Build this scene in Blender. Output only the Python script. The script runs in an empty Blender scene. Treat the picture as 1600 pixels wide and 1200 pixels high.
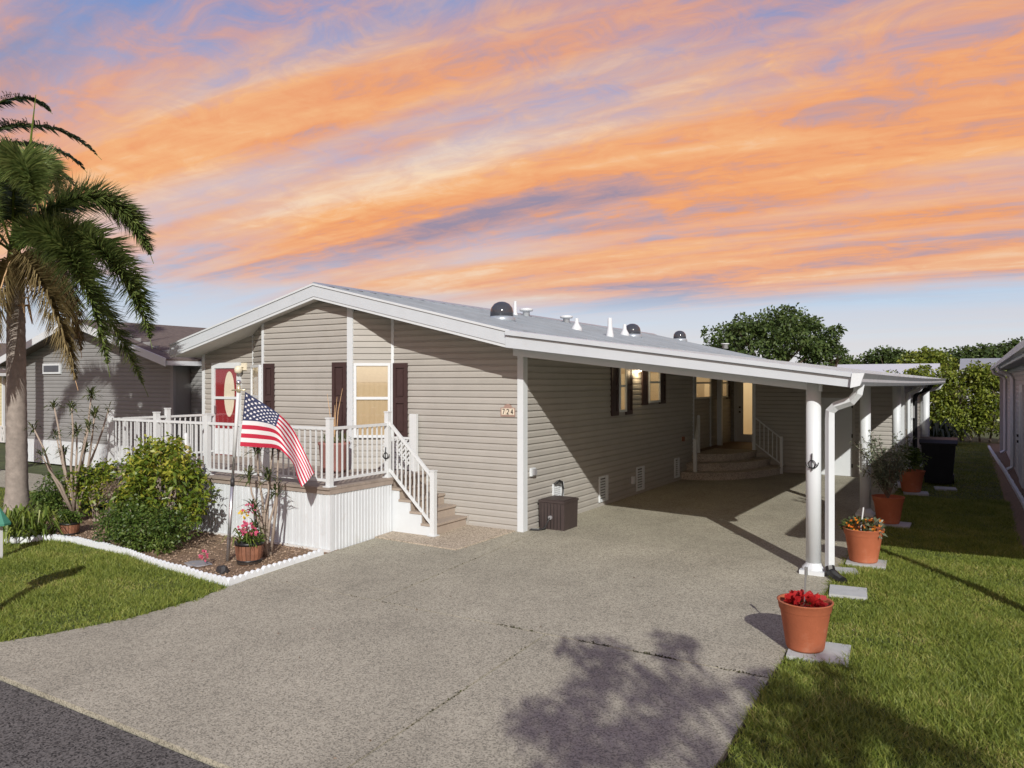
import bpy, math, random
import numpy as np
from mathutils import Vector
random.seed(7); RNG = np.random.default_rng(7)
SC = bpy.context.scene
COL = SC.collection
# ---------------------------------------------------------------- camera
FPX, YAW, HOR = 1185.0, math.radians(31.3), 597.0          # focal length in photo pixels (1600 wide)
FW = np.array([-math.sin(YAW), math.cos(YAW), 0.0]); RT = np.array([math.cos(YAW), math.sin(YAW), 0.0])
CAM = -(12.83*FW + .179*RT); CAM[2] = 2.544
cd = bpy.data.cameras.new('camera'); cam = bpy.data.objects.new('camera', cd); COL.objects.link(cam)
cam.location = CAM; cam.rotation_euler = (math.radians(90), 0, YAW)
cd.sensor_fit = 'HORIZONTAL'; cd.sensor_width = 36.0; cd.lens = 36.0*FPX/1600.0
cd.shift_y = (HOR-600.0)/1600.0; cd.clip_end = 3000; cd.clip_start = .05
SC.camera = cam
# ---------------------------------------------------------------- light
LD = Vector((-.583, .812, -.555)).normalized()               # direction the sunlight travels
sd = bpy.data.lights.new('sun', 'SUN'); sd.energy = 4.2; sd.angle = math.radians(.55); sd.color = (1.0, .965, .90)
sun = bpy.data.objects.new('sun', sd); COL.objects.link(sun); sun.rotation_euler = LD.to_track_quat('-Z', 'Y').to_euler(); sun.location = (20, -30, 30)
W = bpy.data.worlds.new('World'); SC.world = W; W.use_nodes = True
SC.view_settings.view_transform = 'Standard'; SC.view_settings.look = 'None'; SC.view_settings.exposure = 0.0
SC.view_settings.gamma = 1.0; SC.view_settings.use_curve_mapping = False
SC.cycles.use_denoising = True; SC.cycles.max_bounces = 6; SC.cycles.transparent_max_bounces = 8


class NT:
    """small node-tree helper"""
    def __init__(s, t): s.t = t; t.nodes.clear()
    def n(s, kind, **kw):
        nd = s.t.nodes.new(kind)
        for k, v in kw.items():
            if k.startswith('i_'): nd.inputs[k[2:].replace('__', ' ')].default_value = v
            else: setattr(nd, k, v)
        return nd
    def l(s, a, b): s.t.links.new(a, b)
    def math(s, op, a, b=None, clamp=False):
        m = s.n('ShaderNodeMath', operation=op, use_clamp=clamp)
        for i, q in enumerate((a, b)):
            if q is None: continue
            if isinstance(q, (int, float)): m.inputs[i].default_value = q
            else: s.l(q, m.inputs[i])
        return m.outputs[0]
    def ramp(s, fac, stops, interp='LINEAR'):
        r = s.n('ShaderNodeValToRGB'); r.color_ramp.interpolation = interp
        el = r.color_ramp.elements
        while len(el) < len(stops): el.new(.5)
        for e, (p, c) in zip(el, stops): e.position = p; e.color = (c[0], c[1], c[2], 1)
        s.l(fac, r.inputs[0]); return r.outputs[0]
    def mix(s, fac, a, b, blend='MIX'):
        m = s.n('ShaderNodeMix', data_type='RGBA', blend_type=blend)
        for q, i in ((fac, 0), (a, 6), (b, 7)):
            if isinstance(q, (int, float)): m.inputs[i].default_value = q
            elif isinstance(q, tuple): m.inputs[i].default_value = (*q, 1)
            else: s.l(q, m.inputs[i])
        return m.outputs[2]


def build_sky():
    T = NT(W.node_tree)
    out = T.n('ShaderNodeOutputWorld'); bg = T.n('ShaderNodeBackground'); bg.inputs['Strength'].default_value = .094
    sky = T.n('ShaderNodeTexSky', sky_type='NISHITA', sun_disc=False)
    sky.sun_elevation = math.asin(-LD.z); sky.sun_rotation = math.atan2(-LD.x, -LD.y); sky.dust_density = 1.5; sky.air_density = 1.0
    tc = T.n('ShaderNodeTexCoord'); sp = T.n('ShaderNodeSeparateXYZ'); T.l(tc.outputs['Generated'], sp.inputs[0])
    z = T.math('MAXIMUM', sp.outputs[2], 0.0)
    den = T.math('ADD', z, .10)
    cb = T.n('ShaderNodeCombineXYZ')
    T.l(T.math('DIVIDE', sp.outputs[0], den), cb.inputs[0]); T.l(T.math('DIVIDE', sp.outputs[1], den), cb.inputs[1])
    def noise(rot, scl, sc, det, rough, dist, off=(0, 0, 0)):
        mp = T.n('ShaderNodeMapping'); mp.inputs['Rotation'].default_value = (0, 0, rot); mp.inputs['Scale'].default_value = scl; mp.inputs['Location'].default_value = off
        T.l(cb.outputs[0], mp.inputs[0])
        nz = T.n('ShaderNodeTexNoise'); nz.inputs['Scale'].default_value = sc; nz.inputs['Detail'].default_value = det
        nz.inputs['Roughness'].default_value = rough; nz.inputs['Distortion'].default_value = dist
        T.l(mp.outputs[0], nz.inputs['Vector']); return nz.outputs['Fac']
    rot = -YAW + .02
    n1 = noise(rot, (.20, 1, 1), .95, 9, .54, .3, (5.2, 1.1, 0))
    n2 = noise(rot+.04, (.20, 1, 1), 1.7, 9, .58, .4, (7.3, 4.2, 0))
    n3 = noise(rot-.3, (.75, 1, 1), 7.0, 6, .66, .9, (1.3, 9.2, 0))
    hi = T.ramp(z, [(.2, (0, 0, 0)), (.45, (1,)*3)])
    cov = T.math('ADD', n1, T.math('MULTIPLY', T.math('SUBTRACT', n3, .5), T.math('ADD', T.math('MULTIPLY', hi, .30), .10)))
    el = T.ramp(z, [(.0, (0, 0, 0)), (.085, (.05,)*3), (.125, (.85,)*3), (.2, (1,)*3), (.36, (.95,)*3), (.5, (.55,)*3), (.8, (.35,)*3)])
    cov = T.math('ADD', cov, T.ramp(z, [(.09, (.10,)*3), (.13, (.20,)*3), (.30, (.19,)*3), (.38, (.12,)*3), (.46, (.07,)*3), (1, (.06,)*3)])); cov = T.math('SUBTRACT', cov, .11)
    cmask = T.ramp(cov, [(.37, (0, 0, 0)), (.47, (.55,)*3), (.57, (.98,)*3)])
    mask = T.math('MULTIPLY', cmask, el)
    tex = T.math('ADD', n2, T.math('MULTIPLY', T.math('SUBTRACT', n3, .5), .22))
    lit = T.ramp(tex, [(.34, (3.5, 2.9, 3.9)), (.42, (6.2, 3.5, 3.2)), (.49, (9.4, 3.9, 1.6)), (.58, (9.9, 5.0, 2.2)), (.70, (10.2, 7.4, 5.0))])
    # clear air: the sky texture, pale rose at the horizon and lavender to blue higher up
    base = T.mix(.72, sky.outputs[0], T.ramp(z, [(0, (10.0, 9.4, 9.6)), (.05, (8.2, 8.7, 9.8)), (.11, (5.6, 7.2, 9.6)), (.22, (5.4, 5.8, 8.2)), (.42, (1.6, 3.3, 7.6)), (1, (.9, 1.9, 5.0))]))
    veil = T.math('MULTIPLY', T.ramp(n2, [(.3, (0, 0, 0)), (.62, (1,)*3)]), T.ramp(z, [(.0, (.12,)*3), (.10, (.22,)*3), (.2, (.5,)*3), (.4, (.28,)*3), (.7, (.08,)*3)]))
    base = T.mix(veil, base, (8.2, 6.0, 5.6))
    T.l(T.mix(mask, base, lit), bg.inputs['Color']); T.l(bg.outputs[0], out.inputs[0])


build_sky()
# ---------------------------------------------------------------- materials
MATS = {}
def mat(name, c, rough=.6, var=.0, vscale=3.0, bump=0.0, bscale=60.0, metal=0.0, spec=.5, stain=None, objvar=0.0):
    """procedural paint / plastic / stone: base colour, soft colour variation, fine relief"""
    m = bpy.data.materials.new(name); m.use_nodes = True; T = NT(m.node_tree)
    o = T.n('ShaderNodeOutputMaterial'); b = T.n('ShaderNodeBsdfPrincipled')
    b.inputs['Roughness'].default_value = rough; b.inputs['Metallic'].default_value = metal; b.inputs['Specular IOR Level'].default_value = spec
    tc = T.n('ShaderNodeTexCoord')
    nz = T.n('ShaderNodeTexNoise'); nz.inputs['Scale'].default_value = vscale; nz.inputs['Detail'].default_value = 6; nz.inputs['Roughness'].default_value = .62
    T.l(tc.outputs['Object'], nz.inputs['Vector'])
    lo = tuple(max(0, q*(1-var)) for q in c); hi = tuple(min(1, q*(1+var)) for q in c)
    colr = T.ramp(nz.outputs['Fac'], [(.3, lo), (.7, hi)])
    if stain:
        n2 = T.n('ShaderNodeTexNoise'); n2.inputs['Scale'].default_value = stain[1]; n2.inputs['Detail'].default_value = 8; n2.inputs['Roughness'].default_value = .7
        T.l(tc.outputs['Object'], n2.inputs['Vector'])
        f = T.ramp(n2.outputs['Fac'], [(stain[2], (0, 0, 0)), (stain[2]+.15, (stain[3],)*3)])
        colr = T.mix(f, colr, stain[0])
    if objvar:
        oi = T.n('ShaderNodeObjectInfo'); colr = T.mix(1.0, colr, T.ramp(oi.outputs['Random'], [(0, (1-objvar,)*3), (1, (1+objvar,)*3)]), 'MULTIPLY')
    T.l(colr, b.inputs['Base Color'])
    if bump:
        n3 = T.n('ShaderNodeTexNoise'); n3.inputs['Scale'].default_value = bscale; n3.inputs['Detail'].default_value = 4
        T.l(tc.outputs['Object'], n3.inputs['Vector'])
        bp = T.n('ShaderNodeBump'); bp.inputs['Strength'].default_value = bump; bp.inputs['Distance'].default_value = .01
        T.l(n3.outputs['Fac'], bp.inputs['Height']); T.l(bp.outputs[0], b.inputs['Normal'])
    T.l(b.outputs[0], o.inputs[0]); MATS[name] = m; return m
def leafmat(name, stops, rough=.45, trans=.3):
    m = bpy.data.materials.new(name); m.use_nodes = True; T = NT(m.node_tree)
    o = T.n('ShaderNodeOutputMaterial'); b = T.n('ShaderNodeBsdfPrincipled'); b.inputs['Roughness'].default_value = rough
    b.inputs['Specular IOR Level'].default_value = .35
    g = T.n('ShaderNodeNewGeometry'); tc = T.n('ShaderNodeTexCoord')
    nz = T.n('ShaderNodeTexNoise'); nz.inputs['Scale'].default_value = 1.6; nz.inputs['Detail'].default_value = 3
    T.l(tc.outputs['Object'], nz.inputs['Vector'])
    f = T.math('ADD', T.math('MULTIPLY', g.outputs['Random Per Island'], .75), T.math('MULTIPLY', T.math('SUBTRACT', nz.outputs['Fac'], .35), .8), True)
    c = T.ramp(f, stops); T.l(c, b.inputs['Base Color'])
    tr = T.n('ShaderNodeBsdfTranslucent'); T.l(c, tr.inputs[0]); mx = T.n('ShaderNodeMixShader'); mx.inputs[0].default_value = trans
    T.l(b.outputs[0], mx.inputs[1]); T.l(tr.outputs[0], mx.inputs[2]); T.l(mx.outputs[0], o.inputs[0]); MATS[name] = m; return m
def concrete(name, c, speck=.5, sc=90.0, patch=.18):
    """exposed-aggregate concrete / asphalt: fine grains, broad patches, relief"""
    m = bpy.data.materials.new(name); m.use_nodes = True; T = NT(m.node_tree)
    o = T.n('ShaderNodeOutputMaterial'); b = T.n('ShaderNodeBsdfPrincipled'); b.inputs['Roughness'].default_value = .85; b.inputs['Specular IOR Level'].default_value = .25
    tc = T.n('ShaderNodeTexCoord')
    v = T.n('ShaderNodeTexVoronoi'); v.inputs['Scale'].default_value = sc; T.l(tc.outputs['Object'], v.inputs['Vector'])
    s2 = T.n('ShaderNodeSeparateColor'); T.l(v.outputs['Color'], s2.inputs[0])
    nz = T.n('ShaderNodeTexNoise'); nz.inputs['Scale'].default_value = .7; nz.inputs['Detail'].default_value = 7; nz.inputs['Roughness'].default_value = .65; T.l(tc.outputs['Object'], nz.inputs['Vector'])
    n4 = T.n('ShaderNodeTexNoise'); n4.inputs['Scale'].default_value = 12; n4.inputs['Detail'].default_value = 5; n4.inputs['Roughness'].default_value = .75; T.l(tc.outputs['Object'], n4.inputs['Vector'])
    g = T.ramp(s2.outputs[0], [(0, tuple(q*(1-speck) for q in c)), (.45, c), (1, tuple(min(1, q*(1+speck*.55)) for q in c))])
    g = T.mix(1.0, g, T.ramp(nz.outputs['Fac'], [(.3, (1-patch,)*3), (.7, (1+patch*.4,)*3)]), 'MULTIPLY')
    g = T.mix(1.0, g, T.ramp(n4.outputs['Fac'], [(.3, (.9,)*3), (.7, (1.06,)*3)]), 'MULTIPLY')
    n5 = T.n('ShaderNodeTexNoise'); n5.inputs['Scale'].default_value = 1.7; n5.inputs['Detail'].default_value = 9; n5.inputs['Roughness'].default_value = .72; n5.inputs['Distortion'].default_value = .6
    mp = T.n('ShaderNodeMapping'); mp.inputs['Scale'].default_value = (1, .35, 1); T.l(tc.outputs['Object'], mp.inputs[0]); T.l(mp.outputs[0], n5.inputs['Vector'])
    g = T.mix(1.0, g, T.ramp(n5.outputs['Fac'], [(.30, (.80,)*3), (.42, (.96,)*3), (.6, (1.0,)*3), (.72, (1.10,)*3)]), 'MULTIPLY')
    T.l(g, b.inputs['Base Color'])
    bp = T.n('ShaderNodeBump'); bp.inputs['Strength'].default_value = .5; bp.inputs['Distance'].default_value = .006
    T.l(s2.outputs[1], bp.inputs['Height']); T.l(bp.outputs[0], b.inputs['Normal']); T.l(b.outputs[0], o.inputs[0]); MATS[name] = m; return m
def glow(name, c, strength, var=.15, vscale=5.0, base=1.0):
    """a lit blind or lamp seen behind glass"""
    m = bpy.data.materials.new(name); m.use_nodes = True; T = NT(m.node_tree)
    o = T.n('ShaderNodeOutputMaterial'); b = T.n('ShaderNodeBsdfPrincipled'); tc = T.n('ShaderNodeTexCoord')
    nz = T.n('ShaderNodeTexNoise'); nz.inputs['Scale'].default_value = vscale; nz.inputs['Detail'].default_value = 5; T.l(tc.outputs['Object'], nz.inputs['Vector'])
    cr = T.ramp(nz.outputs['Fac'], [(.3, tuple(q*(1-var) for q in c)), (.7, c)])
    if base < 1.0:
        sg = T.n('ShaderNodeSeparateXYZ'); T.l(tc.outputs['Generated'], sg.inputs[0]); cr = T.mix(1.0, cr, T.ramp(sg.outputs[2], [(0, (.62, .55, .46)), (.45, (.80, .76, .70)), (1, (1.15, 1.15, 1.12))]), 'MULTIPLY')  # room lamp falloff painted into the emission, fading from top to bottom
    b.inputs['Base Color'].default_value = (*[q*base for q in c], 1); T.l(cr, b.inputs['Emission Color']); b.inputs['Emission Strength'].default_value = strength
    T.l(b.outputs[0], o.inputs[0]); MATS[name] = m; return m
def glass(name, gloss=.14):
    m = bpy.data.materials.new(name); m.use_nodes = True; T = NT(m.node_tree)
    o = T.n('ShaderNodeOutputMaterial'); t = T.n('ShaderNodeBsdfTransparent'); g = T.n('ShaderNodeBsdfGlossy'); g.inputs['Roughness'].default_value = .04
    mx = T.n('ShaderNodeMixShader'); lw = T.n('ShaderNodeLayerWeight'); T.l(T.math('ADD', T.math('MULTIPLY', T.math('POWER', lw.outputs['Facing'], 4.0), .7), gloss, True), mx.inputs[0])
    T.l(t.outputs[0], mx.inputs[1]); T.l(g.outputs[0], mx.inputs[2]); T.l(mx.outputs[0], o.inputs[0]); MATS[name] = m; return m


mat('siding', (.375, .358, .326), .55, .05, 2.0, .12, 40, stain=((.28, .25, .21), 1.1, .58, .35), objvar=.045)
mat('white_trim', (.62, .655, .675), .45, .03, 4, stain=((.55, .53, .48), 2.2, .62, .35))
mat('fascia', (.54, .58, .615), .4, .03, 3, stain=((.45, .44, .42), 1.7, .60, .4))
mat('gutter_grey', (.33, .36, .38), .45, .1, 3, stain=((.16, .15, .14), 3, .55, .6))
mat('soffit', (.70, .69, .64), .6, .03)
mat('shutter', (.050, .027, .026), .45, .1, 8)
mat('roof_metal', (.36, .41, .45), .36, .10, 1.2, metal=.35, objvar=.05, stain=((.22, .23, .24), 2.5, .55, .5))
mat('carport_metal', (.40, .42, .44), .45, .08, 2, stain=((.25, .22, .19), 3.5, .52, .8))
mat('skirting', (.63, .665, .685), .5, .03, 3, stain=((.48, .47, .43), 1.8, .55, .5), objvar=.025)
mat('deck_board', (.30, .25, .21), .7, .12, 6, .2, 50, objvar=.10)
mat('tread', (.36, .30, .245), .7, .08, 5, .2, 60)
mat('rail', (.63, .655, .66), .4, .02, 6)
mat('red_door', (.26, .010, .018), .35, .06)
mat('grey_wall', (.245, .248, .245), .6, .06, 2, .1, 40)
mat('grey_trim', (.27, .27, .28), .55, .04)
mat('shingle', (.125, .10, .085), .9, .28, 9, .5, 70)
mat('yellow_wall', (.56, .50, .30), .6, .04)
mat('pale_wall', (.44, .45, .46), .6, .05, 2, .1, 40)
mat('pale_blue_roof', (.27, .30, .33), .5, .08)
mat('terracotta', (.42, .130, .062), .75, .12, 4, .25, 60, spec=.3, stain=((.46, .24, .16), 4, .55, .55), objvar=.10)
mat('soil', (.035, .025, .018), .95, .4, 40, .6, 80)
mat('bin', (.010, .012, .015), .5, .2, 5, spec=.25)
mat('box_brown', (.052, .038, .036), .5, .12, 8, .3, 90)
mat('black', (.012, .012, .013), .4)
mat('pole_metal', (.55, .56, .58), .28, .04, 10, metal=.85)
mat('gold', (.72, .66, .45), .3, metal=.6)
mat('cloth_white', (.72, .71, .72), .8, .03, 12, .1, 200)
mat('cloth_red', (.47, .018, .05), .8, .05, 12, .1, 200)
mat('cloth_blue', (.018, .026, .075), .8, .08, 12, .1, 200)
mat('paver', (.42, .44, .44), .85, .08, 7, .3, 70)
mat('edging', (.68, .72, .74), .6, .04, 5, .2, 50, stain=((.45, .44, .40), 4, .63, .5))
mat('barrel_wood', (.24, .105, .06), .7, .2, 9, .3, 60, objvar=.3)
mat('trunk_grey', (.27, .235, .205), .9, .25, 7, .6, 45)
mat('stem_pale', (.33, .27, .22), .9, .15, 8, .4, 60)
mat('bark', (.13, .10, .075), .9, .25, 8, .6, 40)
mat('mulch', (.20, .135, .085), .95, .4, 35, .6, 60)
mat('dirt', (.10, .075, .05), .95, .4, 18, .5, 50)
mat('chip', (.34, .25, .18), .9, .45, 30)
mat('plaque', (.34, .23, .19), .7, .15, 30, .4, 120)
mat('plaque_tile', (.68, .60, .48), .5, .05, 30)
mat('dark_plastic', (.03, .03, .032), .5)
mat('skylight', (.05, .055, .065), .08, .1)
mat('cream', (.72, .66, .52), .4)
mat('porch_floor', (.155, .085, .05), .6, .15, 5)
mat('pot_rose', (.30, .14, .12), .6, .1, 5)
mat('green_paint', (.05, .22, .15), .5, .08)
mat('straw', (.55, .36, .20), .9, .2, 20)
mat('lattice_grey', (.62, .62, .60), .7, .06)
concrete('concrete', (.385, .362, .285), .50, 85, .20)
concrete('pad', (.45, .385, .30), .55, 60, .1)
concrete('step_stone', (.44, .39, .33), .5, 70, .1)
concrete('asphalt', (.125, .118, .108), .85, 75, .15)
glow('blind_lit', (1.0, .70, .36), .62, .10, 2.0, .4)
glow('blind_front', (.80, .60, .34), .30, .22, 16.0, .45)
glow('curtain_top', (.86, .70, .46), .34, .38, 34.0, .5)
glow('lamp_glow', (1.0, .85, .6), 14.0, 0)
glass('glass', .09); glass('glass_door', .04)
leafmat('grass_blade', [(.05, (.085, .125, .020)), (.45, (.195, .255, .042)), (.8, (.30, .335, .07)), (1, (.48, .40, .16))], .5, .25)
leafmat('palm_leaf', [(.1, (.060, .095, .028)), (.5, (.135, .19, .050)), (1, (.27, .32, .10))], .45, .35)
leafmat('palm_old', [(.1, (.12, .09, .035)), (.5, (.21, .16, .07)), (1, (.32, .25, .12))], .6, .2)
leafmat('palm_dark', [(.1, (.022, .035, .020)), (.6, (.042, .062, .032)), (1, (.085, .11, .05))], .4, .2)
leafmat('croton', [(.0, (.040, .075, .012)), (.30, (.10, .16, .020)), (.6, (.21, .26, .030)), (.86, (.40, .38, .055)), (1, (.48, .34, .18))], .35, .25)
leafmat('shrub_dark', [(.0, (.030, .060, .012)), (.5, (.075, .130, .024)), (1, (.16, .21, .045))], .4, .25)
leafmat('dracaena', [(.0, (.030, .045, .018)), (.6, (.075, .10, .03)), (1, (.20, .20, .06))], .4, .2)
leafmat('lily', [(.0, (.05, .09, .016)), (.6, (.14, .20, .03)), (1, (.30, .34, .07))], .4, .3)
leafmat('hedge', [(.0, (.055, .085, .014)), (.5, (.16, .21, .028)), (.85, (.29, .33, .05)), (1, (.42, .40, .15))], .4, .3)
leafmat('oak', [(.0, (.028, .048, .014)), (.5, (.062, .10, .026)), (1, (.12, .165, .045))], .5, .2)
leafmat('bluegrey_leaf', [(.0, (.06, .08, .05)), (.6, (.17, .20, .13)), (1, (.34, .36, .27))], .5, .2)
leafmat('dry_leaf', [(.0, (.10, .07, .045)), (.6, (.20, .15, .11)), (1, (.30, .24, .20))], .8, .1)
leafmat('joint_dirt', [(.0, (.03, .03, .015)), (.7, (.06, .055, .03)), (1, (.09, .11, .03))], .9, .1)
leafmat('pink', [(.0, (.55, .05, .14)), (1, (.75, .20, .30))], .5, .3)
leafmat('redflower', [(.0, (.25, .008, .012)), (1, (.55, .03, .03))], .5, .2)
leafmat('orange', [(.0, (.70, .14, .02)), (1, (.85, .35, .04))], .5, .2)
leafmat('yellowflower', [(.0, (.75, .50, .03)), (1, (.85, .65, .10))], .5, .2)
M = MATS
# ---------------------------------------------------------------- mesh helpers
class MB:
    def __init__(s): s.v = []; s.f = []
    def add(s, vs, fs):
        o = len(s.v); s.v += [tuple(map(float, q)) for q in vs]; s.f += [tuple(i+o for i in f) for f in fs]; return s
    BF = [(0, 3, 2, 1), (4, 5, 6, 7), (0, 1, 5, 4), (1, 2, 6, 5), (2, 3, 7, 6), (3, 0, 4, 7)]
    def box(s, x0, x1, y0, y1, z0, z1):
        return s.add([(x0, y0, z0), (x1, y0, z0), (x1, y1, z0), (x0, y1, z0), (x0, y0, z1), (x1, y0, z1), (x1, y1, z1), (x0, y1, z1)], s.BF)
    def fb(s, F, a0, a1, b0, b1, z0, z1):
        """box in a wall frame F = (origin, right, normal)"""
        O, R, N = F; p = lambda a, b, z: (O[0]+R[0]*a+N[0]*b, O[1]+R[1]*a+N[1]*b, O[2]+z)
        return s.add([p(a0, b1, z0), p(a1, b1, z0), p(a1, b0, z0), p(a0, b0, z0), p(a0, b1, z1), p(a1, b1, z1), p(a1, b0, z1), p(a0, b0, z1)], s.BF)
    def prism(s, poly, vec):
        n = len(poly); a = [np.array(q, float) for q in poly]; v = np.array(vec, float)
        return s.add(a+[q+v for q in a], [tuple(range(n))[::-1], tuple(range(n, 2*n))]+[(i, (i+1) % n, n+(i+1) % n, n+i) for i in range(n)])
    def bar(s, A, B, w, h, up=(0, 0, 1)):
        """rectangular bar from A to B, w across, h along up"""
        A = np.array(A, float); B = np.array(B, float); d = (B-A)/np.linalg.norm(B-A); u = np.array(up, float)
        r = np.cross(d, u); r /= np.linalg.norm(r); u = np.cross(r, d)
        c = [(-1, -1), (1, -1), (1, 1), (-1, 1)]
        vs = [A+r*w/2*i+u*h/2*j for i, j in c]+[B+r*w/2*i+u*h/2*j for i, j in c]
        return s.add(vs, [(0, 1, 2, 3), (7, 6, 5, 4), (0, 4, 5, 1), (1, 5, 6, 2), (2, 6, 7, 3), (3, 7, 4, 0)])
    def tube(s, path, r, n=8, caps=True):
        P = [np.array(q, float) for q in path]; m = len(P); rs = r if hasattr(r, '__len__') else [r]*m
        o = len(s.v); prev = None
        for i in range(m):
            d = P[min(i+1, m-1)]-P[max(i-1, 0)]; d /= (np.linalg.norm(d)+1e-9)
            ref = np.array([0, 0, 1.0]) if abs(d[2]) < .9 else np.array([1.0, 0, 0])
            if prev is None: a = np.cross(d, ref)
            else: a = prev-d*np.dot(prev, d)
            a /= (np.linalg.norm(a)+1e-9); prev = a; b = np.cross(d, a)
            for k in range(n):
                t = 2*math.pi*k/n; s.v.append(tuple(P[i]+rs[i]*(a*math.cos(t)+b*math.sin(t))))
        for i in range(m-1):
            for k in range(n):
                k2 = (k+1) % n; s.f.append((o+i*n+k, o+i*n+k2, o+(i+1)*n+k2, o+(i+1)*n+k))
        if caps: s.f.append(tuple(o+k for k in range(n))[::-1]); s.f.append(tuple(o+(m-1)*n+k for k in range(n)))
        return s
    def lathe(s, prof, c, n=24, rot=0.0, sq=None):
        o = len(s.v); m = len(prof)
        for r, z in prof:
            for k in range(n):
                t = 2*math.pi*(k+.5*bool(sq))/n+rot; s.v.append((c[0]+r*math.cos(t), c[1]+r*math.sin(t), c[2]+z))
        for i in range(m-1):
            for k in range(n):
                k2 = (k+1) % n; s.f.append((o+i*n+k, o+i*n+k2, o+(i+1)*n+k2, o+(i+1)*n+k))
        s.f.append(tuple(o+k for k in range(n))[::-1]); s.f.append(tuple(o+(m-1)*n+k for k in range(n))); return s


def origin(p):
    o = Vector((0, 0, 0))
    while p is not None: o += p.location; p = p.parent
    return o
def link(o, parent=None):
    COL.objects.link(o)
    if parent is not None: o.parent = parent
    return o
def put(name, mb, m, parent=None, smooth=False, kind=None):
    off = origin(parent)
    me = bpy.data.meshes.new(name); me.from_pydata([(a-off.x, b-off.y, c-off.z) for a, b, c in mb.v], [], mb.f)
    me.materials.append(M[m]); me.update()
    if smooth: me.polygons.foreach_set('use_smooth', [True]*len(me.polygons))
    o = link(bpy.data.objects.new(name, me), parent)
    if kind: o['kind'] = kind
    return o
def npput(name, V, m, parent=None, kind=None):
    """V: (n, k, 3) array, one k-gon per row"""
    V = np.asarray(V, float); n, k, _ = V.shape; off = origin(parent)
    me = bpy.data.meshes.new(name); me.vertices.add(n*k); me.loops.add(n*k); me.polygons.add(n)
    me.vertices.foreach_set('co', (V-np.array(off)).reshape(-1)); me.loops.foreach_set('vertex_index', np.arange(n*k, dtype=np.int32))
    me.polygons.foreach_set('loop_start', np.arange(0, n*k, k, dtype=np.int32)); me.polygons.foreach_set('loop_total', np.full(n, k, dtype=np.int32))
    me.materials.append(M[m]); me.update(calc_edges=True)
    o = link(bpy.data.objects.new(name, me), parent)
    if kind: o['kind'] = kind
    return o
def tag(o, label, cat, group=None):
    o['label'] = label; o['category'] = cat
    if group: o['group'] = group
    return o
def thing(name, loc, label, cat, group=None):
    return tag_loc(link(bpy.data.objects.new(name, None)), loc, label, cat, group)
def tag_loc(o, loc, label, cat, group):
    o.location = loc; o.empty_display_size = .1; return tag(o, label, cat, group)
def ray(px, py): return FW+RT*(px-800)/FPX+np.array([0, 0, 1.0])*(HOR-py)/FPX
def at(px, py, depth): return CAM+ray(px, py)*depth
def g(y): return min(0.0, max(.04*y, -.30))                 # the plot falls gently to the street
def unit(v): return v/(np.linalg.norm(v, axis=-1, keepdims=True)+1e-9)
def leafquads(P, D, L, Wd, droop=.25):
    """one folded diamond per leaf; P base points, D directions"""
    n = len(P); D = unit(D); R = unit(np.cross(D, RNG.normal(size=(n, 3)))); L = np.asarray(L).reshape(-1, 1)*np.ones((n, 1)); Wd = np.asarray(Wd).reshape(-1, 1)*np.ones((n, 1))
    dn = np.array([0, 0, -1.0])
    return np.stack([P, P+D*L*.5+R*Wd*.5, P+D*L+dn*L*droop, P+D*L*.5-R*Wd*.5], 1)
def blob(c, rad, n, shell=.55):
    d = unit(RNG.normal(size=(n, 3))); r = shell+(1-shell)*RNG.random((n, 1))**.6
    return np.array(c)+d*r*np.array(rad), d
def crown(c, rad, nclump, per, crad, L, Wd, low=-.5):
    """foliage: leaf clumps spread through an uneven ellipsoid"""
    out = []
    for _ in range(nclump):
        while True:
            d = RNG.normal(size=3); d /= np.linalg.norm(d)
            if d[2] > low: break
        q = np.array(c)+d*np.array(rad)*(.45+.55*RNG.random()**.5)*(.82+.30*RNG.random())
        cr = crad*(.6+.8*RNG.random())
        P, dd = blob(q, (cr, cr, cr*.75), int(per*(.6+.8*RNG.random())), .35)
        out.append(leafquads(P, dd*.7+RNG.normal(size=dd.shape)*.6+np.array([0, 0, .15]), L*(.7+.6*RNG.random(len(P))), Wd*(.7+.6*RNG.random(len(P)))))
    return np.concatenate(out)
# ================================================================ THE SETTING
def sheet(name, poly, m, dz, thick=.0, parent=None, kind='structure'):
    """a paved or planted area laid on the sloping plot; poly must not cross y = 0 unless split"""
    mb = MB(); n = len(poly); top = [(x, y, g(y)+dz) for x, y in poly]
    if thick: bot = [(x, y, z-thick) for x, y, z in top]; mb.add(bot+top, [tuple(range(n, 2*n)), tuple(range(n))[::-1]]+[(i, (i+1) % n, n+(i+1) % n, n+i) for i in range(n)])
    else: mb.add(top, [tuple(range(n))])
    return put(name, mb, m, parent, kind=kind if parent is None else None)
def joined(name, polys, m, dz, kind='structure'):
    mb = MB()
    for poly in polys: mb.add([(x, y, g(y)+dz) for x, y in poly], [tuple(range(len(poly)))])
    return put(name, mb, m, kind=kind)
mat('grass_ground', (.055, .072, .02), .95, .45, 5, .5, 30, stain=((.16, .13, .06), 1.2, .60, .6))
gm = MB(); ys = [-1500, -14, -7.4, 0, 1500]; zs = [-.36, -.36, -.345, -.05, -.05]
gm.v = [(x, y, z) for y, z in zip(ys, zs) for x in (-1500, 1500)]; gm.f = [(2*i, 2*i+1, 2*i+3, 2*i+2) for i in range(4)]
put('ground', gm, 'grass_ground', kind='structure')
rd = MB(); rd.add([(-300, -14, -.312), (300, -14, -.312), (300, -7.40, -.312), (-300, -7.40, -.312)], [(0, 1, 2, 3)]); put('road', rd, 'asphalt', kind='structure')
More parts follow.
